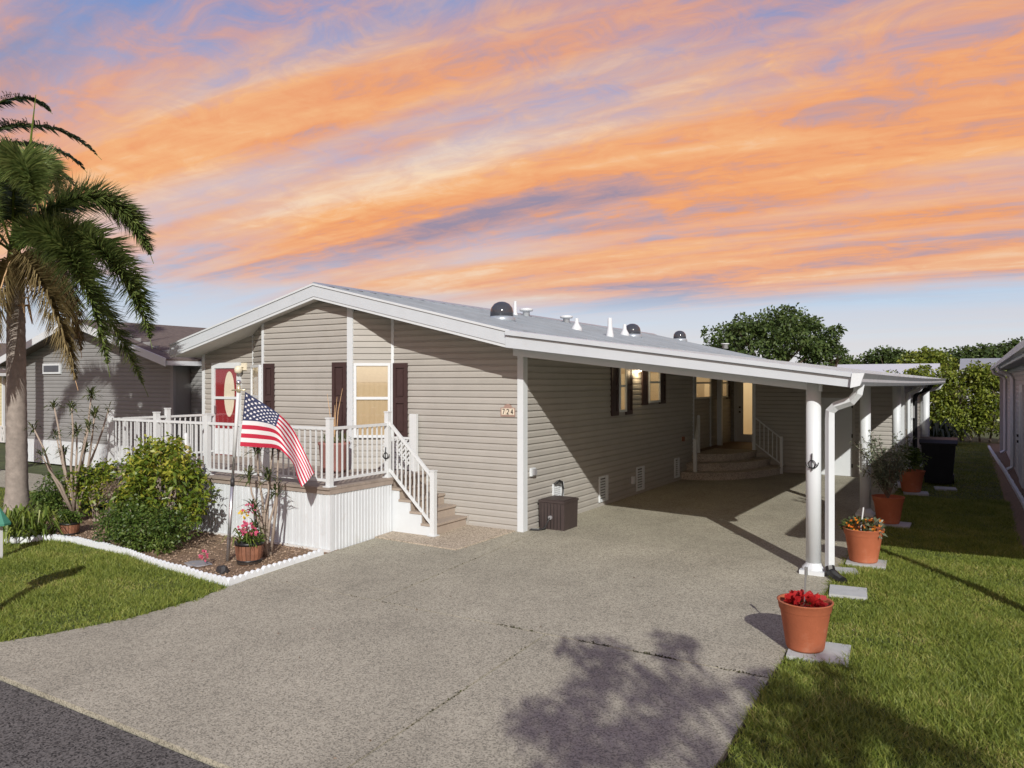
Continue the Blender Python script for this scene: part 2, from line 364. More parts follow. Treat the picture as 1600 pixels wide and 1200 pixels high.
# driveway: a dark bed with slabs on it, open joints between them
drive = joined('driveway', [[(-3.3, -7.37), (4.95, -7.37), (4.95, 0), (-1.98, 0), (-1.98, -4.4), (-1.85, -5.0), (-1.93, -5.8), (-2.3, -6.6), (-2.6, -7.0)], [(-.3, 0), (4.95, 0), (4.98, 11.1), (-.3, 11.1)]], 'dirt', -.02)
jw = .010
edgeL = [(-3.25, -7.37), (-2.85, -7.18), (-2.47, -6.93), (-2.2, -6.45), (-1.93, -5.81), (-1.83, -5.03), (-1.92, -4.43), (-1.96, -3.95)]
slabs = [[(2.62-jw, -7.37), (2.62-jw, -3.95-jw)]+[p for p in edgeL[::-1]][0:1]+edgeL[::-1][1:],
         [(2.62+jw, -7.37), (4.93, -7.37), (4.93, -3.95-jw), (2.62+jw, -3.95-jw)],
         [(-1.98, -3.95+jw), (.24-jw, -3.95+jw), (.24-jw, 0), (-1.98, 0)],
         [(.24+jw, -3.95+jw), (4.93, -3.95+jw), (4.97, 0), (.24+jw, 0)],
         [(.0, 0.004), (4.97, 0.004), (4.97, 3.7), (.0, 3.7)], [(.0, 3.7+2*jw), (4.97, 3.7+2*jw), (4.97, 7.5), (.0, 7.5)], [(-.1, 7.5+2*jw), (4.97, 7.5+2*jw), (4.97, 11.2), (-.1, 11.2)]]
for sp in slabs: sheet('slab', sp, 'concrete', .012, .07, drive)
# grassed areas
bed_edge = [(-1.95, -4.38), (-2.9, -4.30), (-3.9, -4.20), (-4.76, -4.06), (-5.6, -4.00), (-6.4, -3.98), (-6.95, -4.05), (-7.25, -4.45), (-8.2, -4.60), (-9.6, -4.55)]
lawnL = [(x, y-.03) for x, y in bed_edge]+[(-30, -4.6), (-30, -7.4)]+edgeL[:-1]
mb = MB(); mb.add([(x, y, g(y)+.0) for x, y in lawnL], [tuple(range(len(lawnL)))])
lawn_l = put('lawn', mb, 'grass_ground', kind='structure')
sheet('lawn', [(4.98, -7.39), (40, -7.39), (40, 0), (4.98, 0)], 'grass_ground', .0); sheet('lawn', [(4.98, 0), (7.15, 0), (7.0, 27), (4.98, 27)], 'grass_ground', .0)
sheet('lawn', [(-30, -4.6), (-9.2, -4.55), (-9.2, 0), (-30, 0)], 'grass_ground', .004)
sheet('neighbour_driveway', [(-40, -1.6), (-12.2, -1.6), (-12.2, 0), (-40, 0)], 'concrete', .012)
sheet('neighbour_driveway', [(7.75, -7.37), (13.8, -7.37), (13.8, 0), (7.75, 0)], 'concrete', .012); sheet('neighbour_driveway', [(7.6, 0), (13.8, 0), (13.8, 3.2), (7.6, 3.2)], 'concrete', .012)
bedp = bed_edge[:9]+[(-9.3, -4.5), (-9.3, -2.3), (-1.98, -2.3)]
mb = MB(); mb.add([(x, y, g(y)+.012) for x, y in bedp], [tuple(range(len(bedp)))[::-1]]); put('garden_bed', mb, 'mulch', kind='structure')
# gravel strip by the neighbouring house on the right
sheet('gravel_strip', [(7.12, 3), (7.55, 3), (7.55, 26), (6.98, 26)], 'mulch', .008)
# loose wood chips on the bed
n = 5200; P = np.stack([RNG.uniform(-8.8, -2.02, n), RNG.uniform(-4.4, -2.35, n), np.zeros(n)], 1)
P[:, 2] = .04*P[:, 1]+.02+RNG.random(n)*.012
keep = P[:, 1] > np.interp(-P[:, 0], [-q[0] for q in bed_edge], [q[1] for q in bed_edge])+.06; P = P[keep]
d = RNG.normal(size=P.shape); d[:, 2] *= .25; npput('wood_chips', leafquads(P, d, .02+.035*RNG.random(len(P)), .022, .0), 'chip', kind='stuff')
# grass blades
def blades(poly_test, box, n, hmin, hmax, wd):
    x0, x1, y0, y1 = box; X = RNG.uniform(x0, x1, n); Yv = RNG.uniform(y0, y1, n); k = poly_test(X, Yv); X = X[k]; Yv = Yv[k]; m = len(X)
    Zv = np.minimum(0, np.maximum(.04*Yv, -.3)); P = np.stack([X, Yv, Zv-.005], 1)
    pat = .8+.35*np.sin(X*2.3+1.3*np.sin(Yv*1.7))*np.sin(Yv*2.9+X)
    h = (hmin+(hmax-hmin)*RNG.random(m))*pat; a = RNG.uniform(0, 2*math.pi, m); R = np.stack([np.cos(a), np.sin(a), np.zeros(m)], 1)
    lean = RNG.normal(size=(m, 3))*np.array([.75, .75, 0]); tip = P+(np.array([0, 0, 1.0])+lean)*h[:, None]; w = wd*(.7+.6*RNG.random(m))[:, None]
    return np.stack([P-R*w*.5, P+R*w*.5, tip], 1)
def inL(X, Y):
    e = np.interp(-X, [-q[0] for q in bed_edge], [q[1] for q in bed_edge])-.05
    ed = np.interp(Y, [q[1] for q in edgeL], [q[0] for q in edgeL])
    return (Y < e) & (X < ed+.04*np.sin(Y*7.7)*np.sin(Y*23)+.035*np.sin(Y*51)+.02)
npput('grass', blades(inL, (-10.5, -1.7, -7.36, -4.0), 120000, .04, .095, .0135), 'grass_blade', kind='stuff')
PAV = [(5.22, -3.13, .55, .52), (5.21, -1.02, .42, .40), (5.24, .55, .50, .45), (5.06, -.10, .30, .28), (5.30, 3.95, .55, .5), (5.40, 8.45, .5, .5), (5.95, 9.6, .45, .5)]
offp = lambda X, Y: np.all([(np.abs(X-a) > w/2-.02) | (np.abs(Y-b) > d/2-.02) for a, b, w, d in PAV], axis=0)
inR = lambda X, Y: offp(X, Y) & (X > 4.955+.035*np.sin(Y*6.3)*np.sin(Y*19)+.03*np.sin(Y*47+3*np.sin(Y*11)))
npput('grass', np.concatenate([blades(inR, (4.93, 7.4, -7.36, -.0), 115000, .04, .095, .0135), blades(inR, (4.93, 7.15, 0, 8), 80000, .035, .075, .012), blades(inR, (4.93, 7.1, 8, 26), 40000, .03, .06, .014)]), 'grass_blade', kind='stuff')
npput('grass', blades(lambda X, Y: X < 99, (-24, -9.2, -4.5, -1.6), 50000, .03, .07, .014), 'grass_blade', kind='stuff')
# weeds and dirt caught in the driveway joints
wp = []
for (xa, ya), (xb, yb), k in (((2.0, -3.95), (2.5, -3.95), 50), ((3.0, -3.95), (3.35, -3.95), 60), ((3.6, -3.95), (4.05, -3.95), 110), ((4.4, -3.95), (4.9, -3.95), 40), ((2.62, -6.3), (2.62, -5.4), 60), ((2.62, -4.9), (2.62, -4.3), 14), ((.24, -3.6), (.24, -1.6), 26), ((-.3, -3.95), (1.1, -3.95), 26)):
    t = RNG.random(k)[:, None]; wp.append(np.array([[xa, ya, 0]])*(1-t)+np.array([[xb, yb, 0]])*t)
wp = np.concatenate(wp); wp[:, :2] += RNG.normal(size=(len(wp), 2))*.006; wp[:, 2] = .04*wp[:, 1]+.012
npput('joint_weeds', leafquads(wp, RNG.normal(size=wp.shape)*np.array([1, .5, .3])+np.array([0, 0, .12]), .026, .014, .0), 'joint_dirt', kind='stuff')
lp = np.stack([RNG.uniform(-1.8, 4.8, 46), RNG.uniform(-7.2, -.2, 46), np.zeros(46)], 1); lp[:, 2] = .04*lp[:, 1]+.016
npput('fallen_leaves', leafquads(lp, RNG.normal(size=lp.shape)*np.array([1, 1, .1]), .035, .018, .0), 'dry_leaf', kind='stuff')

# ================================================================ THE HOUSE
CO = .1143
def frame(A, B, z=0.0):
    A = np.array(A, float); B = np.array(B, float); R = (B-A)/np.linalg.norm(B-A); return ((A[0], A[1], z), (R[0], R[1]), (R[1], -R[0])), float(np.linalg.norm(B-A))
PROF = [(0, 0), (.024, 0), (.022, .066), (.004, .094), (.004, CO-.001), (0, CO-.001)]
def siding(parent, A, B, z0, z1, m='siding', gable=None, a_from=0.0, co=CO):
    F, Ln = frame(A, B); O, R, N = F; i = 0
    while z0+i*co < z1-.01:
        zb = z0+i*co; a0, a1 = a_from, Ln
        if gable:
            lo, hi = gable(zb); a0 = max(a0, lo); a1 = min(a1, hi)
        if a1-a0 > .03:
            k = co/CO; pr = [(O[0]+R[0]*a0+N[0]*b, O[1]+R[1]*a0+N[1]*b, zb+z*k) for b, z in PROF]
            put('siding_board', MB().prism(pr[::-1], (R[0]*(a1-a0), R[1]*(a1-a0), 0)), m, parent)
        i += 1
def wallslab(name, parent, A, B, z0, z1, m='siding', t=.06):
    F, Ln = frame(A, B); return put(name, MB().fb(F, 0, Ln, -t, -.002, z0, z1), m, parent)
house = thing('mobile_home', (0, 0, 0), 'taupe sided mobile home with white trim, gable front and attached carport', 'house')
ZR = lambda x: 4.40-.238*abs(x+4.21)
def gab(x_start):      # limits along a front-facing wall that starts at x_start
    return lambda z: ((-4.21-(4.17-z)/.238)-x_start, (-4.21+(4.17-z)/.238)-x_start)
core = MB().prism([(-8.37, .06, 0), (-.34, .06, 0), (-.34, .06, 3.1), (-4.21, .06, 4.1), (-8.37, .06, 3.1)], (0, 17.1, 0)); put('wall_core', core, 'siding', house)
fw = wallslab('front_wall', house, (-8.39, 0), (-6.72, 0), 0, 3.2); siding(fw, (-8.39, 0), (-6.72, 0), 0, 3.75, gable=gab(-8.39))
fr = wallslab('front_wall', house, (-2.82, 0), (0, 0), 0, 3.15); siding(fr, (-2.82, 0), (0, 0), 0, 3.9, gable=gab(-2.82))
BAY = [(-6.72, 0), (-5.93, -.42), (-3.45, -.42), (-2.82, 0)]
bc = put('bay_wall', MB().prism([(x, y+.004, .5) for x, y in ((-6.72, .0), (-5.928, -.416), (-3.452, -.416), (-2.82, .0))]+[(-2.82, .1, .5), (-6.72, .1, .5)], (0, 0, 3.05)), 'siding', house)
siding(bc, BAY[1], BAY[2], CO*6, 4.2, gable=gab(-5.93))
siding(bc, BAY[0], BAY[1], CO*6, 3.70); siding(bc, BAY[2], BAY[3], CO*6, 3.80)
sw = wallslab('side_wall', house, (0, 0), (0, 9.15), 0, 3.12, t=.34); siding(sw, (0, 0), (0, 9.15), 0, 3.12)
sw2 = wallslab('recess_wall', house, (-.3, 9.15), (-.3, 14.0), .4, 3.1, t=.03); siding(sw2, (-.3, 9.15), (-.3, 14.0), CO*5, 3.1)
sw3 = wallslab('entry_wall', house, (-.3, 14.0), (1.17, 14.0), .4, 3.05); siding(sw3, (-.3, 14.0), (1.17, 14.0), CO*5, 3.05)
sh = wallslab('utility_wall', house, (1.17, 11.1), (4.95, 11.1), 0, 2.75); siding(sh, (1.17, 11.1), (4.95, 11.1), 0, 2.72)
sh2 = wallslab('utility_wall', house, (4.95, 11.1), (4.95, 18.2), 0, 2.6); siding(sh2, (4.95, 11.1), (4.95, 18.2), 0, 2.6)
put('utility_wall', MB().box(1.17, 1.23, 11.17, 14.0, .4, 2.9), 'siding', house)
put('utility_wall', MB().box(1.3, 4.88, 18.0, 18.1, 0, 2.6), 'siding', house)
# trims
def trim(F, a0, a1, z0, z1, b=.028, m='white_trim'): return put('trim', MB().fb(F, a0, a1, -.01, b, z0, z1), m, house)
FF, _ = frame((-8.39, 0), (0, 0)); SF, _ = frame((0, 0), (0, 9.15))
put('corner_trim', MB().box(-.085, .03, -.032, .0, -.02, 3.12).box(-.0, .031, -.03, .115, -.02, 3.119), 'white_trim', house)
trim(FF, -.02, .075, 0, 3.3)
trim(SF, 9.07, 9.16, 0, 3.1, .03)
FB, LB = frame(BAY[1], BAY[2]); FBR, LBR = frame(BAY[2], BAY[3]); FBL, LBL = frame(BAY[0], BAY[1])
trim(FB, LB-.13, LB+.012, .75, 4.05, .03); trim(FB, -.012, .05, .75, 3.85, .03)
trim(FBR, LBR-.045, LBR+.01, .75, 3.85, .03); trim(FBL, -.01, .04, .75, 3.65, .03)
put('corner_trim', MB().box(4.87, 4.985, 11.065, 11.18, 0, 2.65), 'white_trim', house)
put('corner_trim', MB().box(1.11, 1.20, 11.06, 11.16, .55, 2.95), 'white_trim', house)
put('skirt_strip', MB().box(-1.0, -.09, -.028, -.004, -.05, .045), 'siding', house)
def window(F, a0, a1, z0, z1, blind='blind_lit', rail=.5, sill=True):
    w = put('window', MB().fb(F, a0, a0+.05, .0, .075, z0, z1).fb(F, a1-.05, a1, .0, .075, z0, z1).fb(F, a0+.05, a1-.05, .0, .075, z1-.05, z1).fb(F, a0+.05, a1-.05, .0, .078, z0, z0+.05), 'white_trim', house)
    O_, R_, N_ = F; nf = 56; mbw = MB()
    for i in range(nf+1):
        a = a0+.05+(a1-a0-.1)*i/nf; b = .034+.0035*math.sin(a*62+.9*math.sin(a*17)); mbw.v += [(O_[0]+R_[0]*a+N_[0]*b, O_[1]+R_[1]*a+N_[1]*b, z) for z in (z0+.05, z1-.05)]
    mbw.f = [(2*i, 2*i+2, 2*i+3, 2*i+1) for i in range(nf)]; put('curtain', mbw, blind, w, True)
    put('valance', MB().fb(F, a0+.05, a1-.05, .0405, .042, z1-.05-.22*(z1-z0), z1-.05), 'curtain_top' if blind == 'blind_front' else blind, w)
    zm = z0+(z1-z0)*rail; put('meeting_rail', MB().fb(F, a0+.05, a1-.05, .042, .07, zm-.025, zm+.025), 'white_trim', w)
    put('pane', MB().fb(F, a0+.052, a1-.052, .054, .057, zm+.025, z1-.052), 'glass', w); put('pane', MB().fb(F, a0+.052, a1-.052, .046, .049, z0+.052, zm-.025), 'glass', w)
    return w
def shutter(F, a0, a1, z0, z1):
    s = put('shutter', MB().fb(F, a0, a0+.07, .017, .052, z0, z1).fb(F, a1-.07, a1, .017, .052, z0, z1).fb(F, a0+.07, a1-.07, .017, .05, z1-.09, z1).fb(F, a0+.07, a1-.07, .017, .05, z0, z0+.09).fb(F, a0+.07, a1-.07, .017, .05, (z0+z1)/2-.05, (z0+z1)/2+.05), 'shutter', house)
    zm = (z0+z1)/2
    for q0, q1 in ((z0+.09, zm-.05), (zm+.05, z1-.09)): put('panel', MB().fb(F, a0+.07, a1-.07, .017, .026, q0, q1).fb(F, a0+.105, a1-.105, .026, .042, q0+.035, q1-.035), 'shutter', s)
window(FBR, .02, LBR-.05, 1.50, 2.90, 'blind_front', .53); window(FBL, .05, LBL-.06, 1.50, 2.90, 'blind_front', .53)
shutter(FB, LB-.50, LB-.14, 1.50, 2.92); shutter(FB, .06, .37, 1.50, 2.92); shutter(FF, 8.39-2.80, 8.39-2.46, 1.50, 2.90)
# side windows under the carport
window(SF, 3.98, 4.36, 1.90, 3.02); shutter(SF, 3.60, 3.97, 1.83, 3.02); shutter(SF, 4.37, 4.74, 1.83, 3.02)
window(SF, 5.70, 6.44, 2.06, 3.02); shutter(SF, 5.33, 5.69, 2.02, 3.02); shutter(SF, 6.45, 6.87, 2.02, 3.02)
RF, _ = frame((-.3, 9.15), (-.3, 14.0))
window(RF, .95, 2.45, 2.06, 2.98); window(RF, 3.55, 4.25, 2.06, 2.98); shutter(RF, 3.2, 3.54, 2.0, 2.98); shutter(RF, 4.26, 4.6, 2.0, 2.98)
put('trim', MB().box(-.29, -.25, 11.6, 11.68, .6, 3.0), 'white_trim', house); put('porch_post', MB().box(-.22, -.08, 12.15, 12.29, .6, 3.0), 'white_trim', house)
# storm door with red inner door
def door_front():
    a0, a1, z0, z1 = .36, 1.30, .93, 2.97
    dr = put('door', MB().fb(FF, a0, a0+.10, .0, .068, z0, z1).fb(FF, a1-.10, a1, .0, .068, z0, z1).fb(FF, a0+.10, a1-.10, .0, .068, z1-.12, z1), 'white_trim', house, )
    put('inner_panel', MB().fb(FF, a0+.1, a1-.1, .028, .032, z0, z1-.12), 'red_door', dr)
    c = [(.0+.17*math.cos(t), .50*math.sin(t)) for t in np.linspace(0, 2*math.pi, 28, endpoint=False)]
    O, R, N = FF; cz = 2.28
    put('oval_glass', MB().prism([(O[0]+.80+.13+u, -.033, cz+v) for u, v in c], (0, -.008, 0)), 'cream', dr)
    put('kick_panel', MB().fb(FF, a0+.1, a1-.1, .033, .050, z0+.02, 1.52).fb(FF, a0+.17, a1-.17, .050, .057, z0+.1, 1.44), 'white_trim', dr)
    put('cross_bar', MB().fb(FF, a0+.1, a1-.1, .043, .062, 2.17, 2.225), 'white_trim', dr)
    put('pane', MB().fb(FF, a0+.1, a1-.1, .052, .055, 2.225, z1-.12).fb(FF, a0+.1, a1-.1, .052, .055, 1.52, 2.17), 'glass_door', dr)
    put('handle', MB().fb(FF, a0+.12, a0+.145, .055, .09, 1.85, 2.02), 'pole_metal', dr)
door_front()
# entry door with a tall lit pane, and the white utility door
EF, _ = frame((-.3, 14.0), (1.17, 14.0))
ed = put('door', MB().fb(EF, .12, .20, .0, .06, .6, 2.75).fb(EF, 1.18, 1.26, .0, .06, .6, 2.75).fb(EF, .2, 1.18, .0, .06, 2.67, 2.75).fb(EF, .20, .42, .0, .045, .6, 2.67).fb(EF, .96, 1.18, .0, .045, .6, 2.67).fb(EF, .42, .96, .0, .045, .6, .85).fb(EF, .42, .96, .0, .045, 2.52, 2.67), 'white_trim', house)
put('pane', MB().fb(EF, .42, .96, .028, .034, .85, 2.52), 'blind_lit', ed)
put('lock', MB().lathe([(.03, 0), (.03, .05)], (.02, 13.9, 1.55), 10).lathe([(.03, 0), (.03, .05)], (.02, 13.9, 1.70), 10), 'black', ed)
UF, _ = frame((1.17, 11.1), (4.95, 11.1))
ud = put('door', MB().fb(UF, 1.55, 2.57, .017, .05, .02, 2.12), 'white_trim', house)
put('door_frame', MB().fb(UF, 1.47, 1.545, .017, .045, .0, 2.2).fb(UF, 2.575, 2.65, .017, .045, .0, 2.2).fb(UF, 1.545, 2.575, .017, .045, 2.125, 2.2), 'siding', ud)
for z in (.25, 1.05, 1.85): put('hinge', MB().fb(UF, 2.555, 2.59, .05, .062, z, z+.1), 'black', ud)
S2F, _ = frame((4.95, 11.1), (4.95, 18.2)); window(S2F, 1.6, 2.5, .9, 2.1, 'cream'); put('trim', MB().fb(S2F, 3.3, 3.42, -.01, .03, 0, 2.5), 'white_trim', house); put('meter_box', MB().fb(S2F, 2.75, 2.95, .017, .11, 1.5, 1.85), 'grey_trim', house)
# ---- main roof
rp = lambda x, dz, y: (x, y, ZR(x)+dz)
roof = put('roof', MB().prism([rp(-8.60, -.02, -.66), rp(-4.21, -.02, -.66), rp(.16, -.02, -.66), rp(.16, -.25, -.66), rp(-4.21, -.25, -.66), rp(-8.60, -.25, -.66)], (0, 18.06, 0)), 'soffit', house)
for i in range(45):
    y0 = -.68+i*.4; y1 = y0+.392
    mb = MB().prism([rp(-4.21, -.018, y0), rp(.17, -.018, y0), rp(.17, .0, y0), rp(-4.21, .0, y0)], (0, y1-y0, 0)).prism([rp(-4.21, .0, y0), rp(.17, .0, y0), rp(.17, .028, y0), rp(-4.21, .028, y0)], (0, .03, 0))
    put('roof_panel', mb, 'roof_metal', roof)
put('roof_panel', MB().prism([rp(-8.61, -.018, -.68), rp(-4.215, -.018, -.68), rp(-4.215, .0, -.68), rp(-8.61, .0, -.68)], (0, 18, 0)), 'roof_metal', roof)
put('ridge_cap', MB().prism([(-4.36, -.69, ZR(-4.36)+.02), (-4.21, -.69, 4.45), (-4.06, -.69, ZR(-4.06)+.02)], (0, 18.02, 0)), 'roof_metal', roof)
for xa, xb in ((-8.62, -4.21), (-4.21, .16)):
    put('fascia', MB().prism([rp(xa, -.225, -.665), rp(xb, -.225, -.665), rp(xb, -.015, -.665), rp(xa, -.015, -.665)][::-1], (0, -.03, 0)), 'fascia', roof)
    put('drip_edge', MB().prism([rp(xa, -.014, -.64), rp(xb, -.014, -.64), rp(xb, .022, -.64), rp(xa, .022, -.64)][::-1], (0, -.075, 0)), 'white_trim', roof)
    put('soffit_trim', MB().prism([rp(xa, -.275, -.66), rp(xb, -.275, -.66), rp(xb, -.228, -.66), rp(xa, -.228, -.66)][::-1], (0, -.022, 0)), 'white_trim', roof)
put('fascia', MB().box(-8.64, -8.605, -.6, 17.4, 3.10, 3.35), 'fascia', roof)
put('gutter_end', MB().box(-8.75, -8.645, -.55, 17.4, 3.14, 3.28), 'fascia', roof)
# ---- carport roof
XR = lambda y: 5.22+.38*(y+.6)/19.1
ZC = lambda x: 3.335-.1375*(x-.17)                          # top of the deck
def cslab(x0, x1f, y0, y1, t0, t1):
    """slab following the carport fall; x1f gives the outer edge at each y"""
    v = []
    for y in (y0, y1):
        xe = x1f(y)
        for x in (x0, xe): v += [(x, y, ZC(min(x, 5.22))+t0), (x, y, ZC(min(x, 5.22))+t1)]
    return MB().add(v, [(0, 2, 3, 1), (4, 5, 7, 6), (1, 3, 7, 5), (0, 4, 6, 2), (0, 1, 5, 4), (2, 6, 7, 3)])
cp = put('carport_roof', cslab(.172, XR, -.68, 18.5, -.16, -.012), 'soffit', house)
for i in range(63):
    y0 = -.70+i*.303; mb = cslab(.175, XR, y0, y0+.297, -.011, .0); rb = cslab(.175, XR, y0, y0+.035, .0, .03); mb.add(rb.v, rb.f); put('roof_panel', mb, 'carport_metal', cp)
put('fascia', MB().add([(.10, -.715, 3.10), (5.22, -.715, 2.475), (5.22, -.715, 2.60), (.10, -.715, 3.29), (.10, -.682, 3.10), (5.22, -.682, 2.475), (5.22, -.682, 2.60), (.10, -.682, 3.29)], [(0, 1, 2, 3), (7, 6, 5, 4), (0, 4, 5, 1), (3, 2, 6, 7), (0, 3, 7, 4), (1, 5, 6, 2)]), 'fascia', cp)
put('edge_cap', MB().add([(.12, -.76, 3.30), (5.22, -.76, 2.605), (5.22, -.76, 2.66), (.12, -.76, 3.375), (.12, -.66, 3.30), (5.22, -.66, 2.605), (5.22, -.66, 2.665), (.12, -.66, 3.385)], [(0, 1, 2, 3), (7, 6, 5, 4), (0, 4, 5, 1), (3, 2, 6, 7), (0, 3, 7, 4), (1, 5, 6, 2)]), 'fascia', cp)
put('header_beam', MB().add([(.03, -.36, 2.98), (4.80, -.36, 2.42), (4.80, -.36, 2.53), (.03, -.36, 3.19), (.03, -.29, 2.98), (4.80, -.29, 2.42), (4.80, -.29, 2.53), (.03, -.29, 3.19)], [(0, 1, 2, 3), (7, 6, 5, 4), (0, 4, 5, 1), (3, 2, 6, 7), (0, 3, 7, 4), (1, 5, 6, 2)]), 'white_trim', cp)
gp = [(0, -.14), (.09, -.14), (.115, -.09), (.10, -.05), (.14, .02), (.125, .025), (.0, -.03)]
def gutter(y0, y1, wave=.0):
    mb = MB(); sec = []; ns = 24
    for i in range(ns+1):
        y = y0+(y1-y0)*i/ns; dz = -.025*math.sin(math.pi*i/ns)*wave
        sec.append([(XR(y)+a, y, 2.635+b+dz) for a, b in gp])
    k = len(gp); mb.v = [q for s_ in sec for q in s_]
    mb.f = [(i*k+j, i*k+(j+1) % k, (i+1)*k+(j+1) % k, (i+1)*k+j) for i in range(ns) for j in range(k)]+[tuple(range(k))[::-1], tuple(ns*k+j for j in range(k))]
    return mb
gt = put('gutter', gutter(-.73, 18.55, 1.0), 'gutter_grey', cp)
put('gutter_corner', MB().add([(5.20, -.775, 2.47), (5.31, -.765, 2.50), (5.36, -.74, 2.655), (5.22, -.775, 2.655), (5.20, -.72, 2.47), (5.31, -.715, 2.50), (5.36, -.70, 2.655), (5.22, -.72, 2.655)], [(0, 1, 2, 3), (7, 6, 5, 4), (0, 4, 5, 1), (3, 2, 6, 7), (0, 3, 7, 4), (1, 5, 6, 2)]), 'white_trim', gt)
def rect_pipe(path, w): return MB().tube(path, w*.70, 4)
ds = put('downspout', rect_pipe([(5.27, -.45, 2.52), (5.25, -.45, 2.40), (5.17, -.43, 2.30), (4.98, -.40, 2.23), (4.91, -.39, 2.16), (4.905, -.385, 2.05), (4.905, -.385, .10)], .085), 'white_trim', gt)
put('drain_boot', MB().tube([(4.905, -.40, .13), (4.93, -.43, .06), (5.02, -.56, .03), (5.10, -.66, .015)], .062, 8), 'black', ds)
put('downspout', rect_pipe([(5.50, 14.0, 2.5), (5.42, 14.0, 2.35), (5.12, 14.0, 2.22), (5.06, 14.0, 2.1), (5.06, 14.0, .1)], .09), 'black', gt)
put('downspout', rect_pipe([(5.45, 10.6, 2.5), (5.36, 10.6, 2.36), (5.14, 10.6, 2.25), (5.10, 10.6, 2.1), (5.10, 10.6, .1)], .08), 'white_trim', gt)
put('downspout', rect_pipe([(5.62, 17.9, 2.5), (5.55, 17.9, 2.36), (5.12, 17.9, 2.22), (5.05, 17.9, 2.1), (5.05, 17.9, .1)], .08), 'white_trim', gt)
for x, y, top in ((4.69, -.30, 2.41), (4.76, 4.76, 2.54), (4.93, 9.5, 2.52), (5.30, 14.9, 2.50)):
    c = put('column', MB().lathe([(.097, .0), (.095, ZC(x)-.16-g(y)-.10)], (x, y, g(y)+.10), 28), 'white_trim', cp, True)
    put('column_base', MB().box(x-.155, x+.155, y-.155, y+.155, g(y)-.03, g(y)+.06).lathe([(.15, .061), (.145, .085), (.108, .125), (.099, .15)], (x, y, g(y)), 20), 'white_trim', c)
# ---- recessed porch with curved steps
def qell(a, b, z0, z1, lip=.0):
    t = np.linspace(0, -math.pi/2, 22); p = [(a*math.cos(q), 11.09+b*math.sin(q)) for q in t]+[(.02, 11.09)]
    return [(x, y, z0) for x, y in p][::-1], z1-z0
stp = None
for a, b, z0, z1 in ((1.96, 3.0, -.02, .165), (1.60, 2.55, .2, .365), (1.22, 2.1, .4, .565)):
    pl, h = qell(a, b, z0, z1); s_ = put('porch_step', MB().prism(pl, (0, 0, h)), 'step_stone', house)
    pl, h = qell(a+.03, b+.03, z1+.001, z1+.035); put('nosing', MB().prism(pl, (0, 0, h)), 'step_stone', s_)
put('porch_floor', MB().box(-.3, 1.15, 11.10, 13.99, .4, .60).box(-.3, -.001, 9.2, 11.099, .4, .60), 'porch_floor', house)
hr = put('handrail', MB().bar((.32, 8.32, 1.02), (.06, 9.42, 1.52), .045, .05), 'rail', house)
put('post', MB().box(.28, .36, 8.28, 8.36, -.01, 1.05), 'rail', hr); put('post', MB().box(.03, .10, 9.38, 9.45, .6, 1.56).lathe([(.03, 1.56), (.045, 1.59), (.03, 1.63), (.005, 1.64)], (.065, 9.415, 0), 10), 'rail', hr)
hr = put('handrail', MB().bar((1.98, 10.72, 1.0), (1.22, 11.02, 1.52), .04, .045).bar((1.98, 10.72, .28), (1.22, 11.02, .78), .03, .035), 'rail', house)
put('post', MB().box(1.95, 2.02, 10.69, 10.76, -.01, 1.04), 'rail', hr)
for i in range(1, 6): t = i/6; put('baluster', MB().bar((1.98-.76*t, 10.72+.30*t, .28+.5*t), (1.98-.76*t, 10.72+.30*t, 1.0+.52*t), .022, .022, (1, 0, 0)), 'rail', hr)
# ---- crawl-space vents, outlets on the side wall
for a0, a1, z0, z1 in ((1.02, 1.42, .33, .70), (3.0, 3.42, .10, .62), (5.0, 5.45, .08, .62), (7.55, 7.9, .1, .6)):
    v = put('vent', MB().fb(SF, a0, a0+.03, .017, .052, z0, z1).fb(SF, a1-.10, a1, .017, .052, z0, z1).fb(SF, a0+.03, a1-.1, .017, .045, z1-.04, z1).fb(SF, a0+.03, a1-.1, .017, .045, z0, z0+.03), 'white_trim', house)
    put('vent_back', MB().fb(SF, a0+.03, a1-.1, .0250, .0258, z0+.03, z1-.04), 'black', v)  # darkness of the gaps between louvers put into this sheet's black colour
    nl = 8
    for i in range(nl):
        zz = z0+.035+(z1-z0-.08)*i/nl; O, R, N = SF
        put('louver', MB().add([(.030, a0+.03, zz+.030), (.048, a0+.03, zz), (.048, a1-.1, zz), (.030, a1-.1, zz+.030), (.027, a0+.03, zz+.026), (.045, a0+.03, zz-.004), (.045, a1-.1, zz-.004), (.027, a1-.1, zz+.026)], MB.BF), 'white_trim', v)
ob = put('outlet_box', MB().fb(SF, .20, .34, .017, .06, .93, 1.07), 'white_trim', house); put('outlet_cover', MB().fb(SF, .235, .325, .06, .10, .95, 1.05), 'grey_trim', ob)
put('outlet_box', MB().fb(SF, 4.72, 4.84, .017, .07, .28, .44), 'white_trim', house); put('outlet_box', MB().fb(SF, 8.15, 8.25, .017, .07, 1.0, 1.12), 'barrel_wood', house)
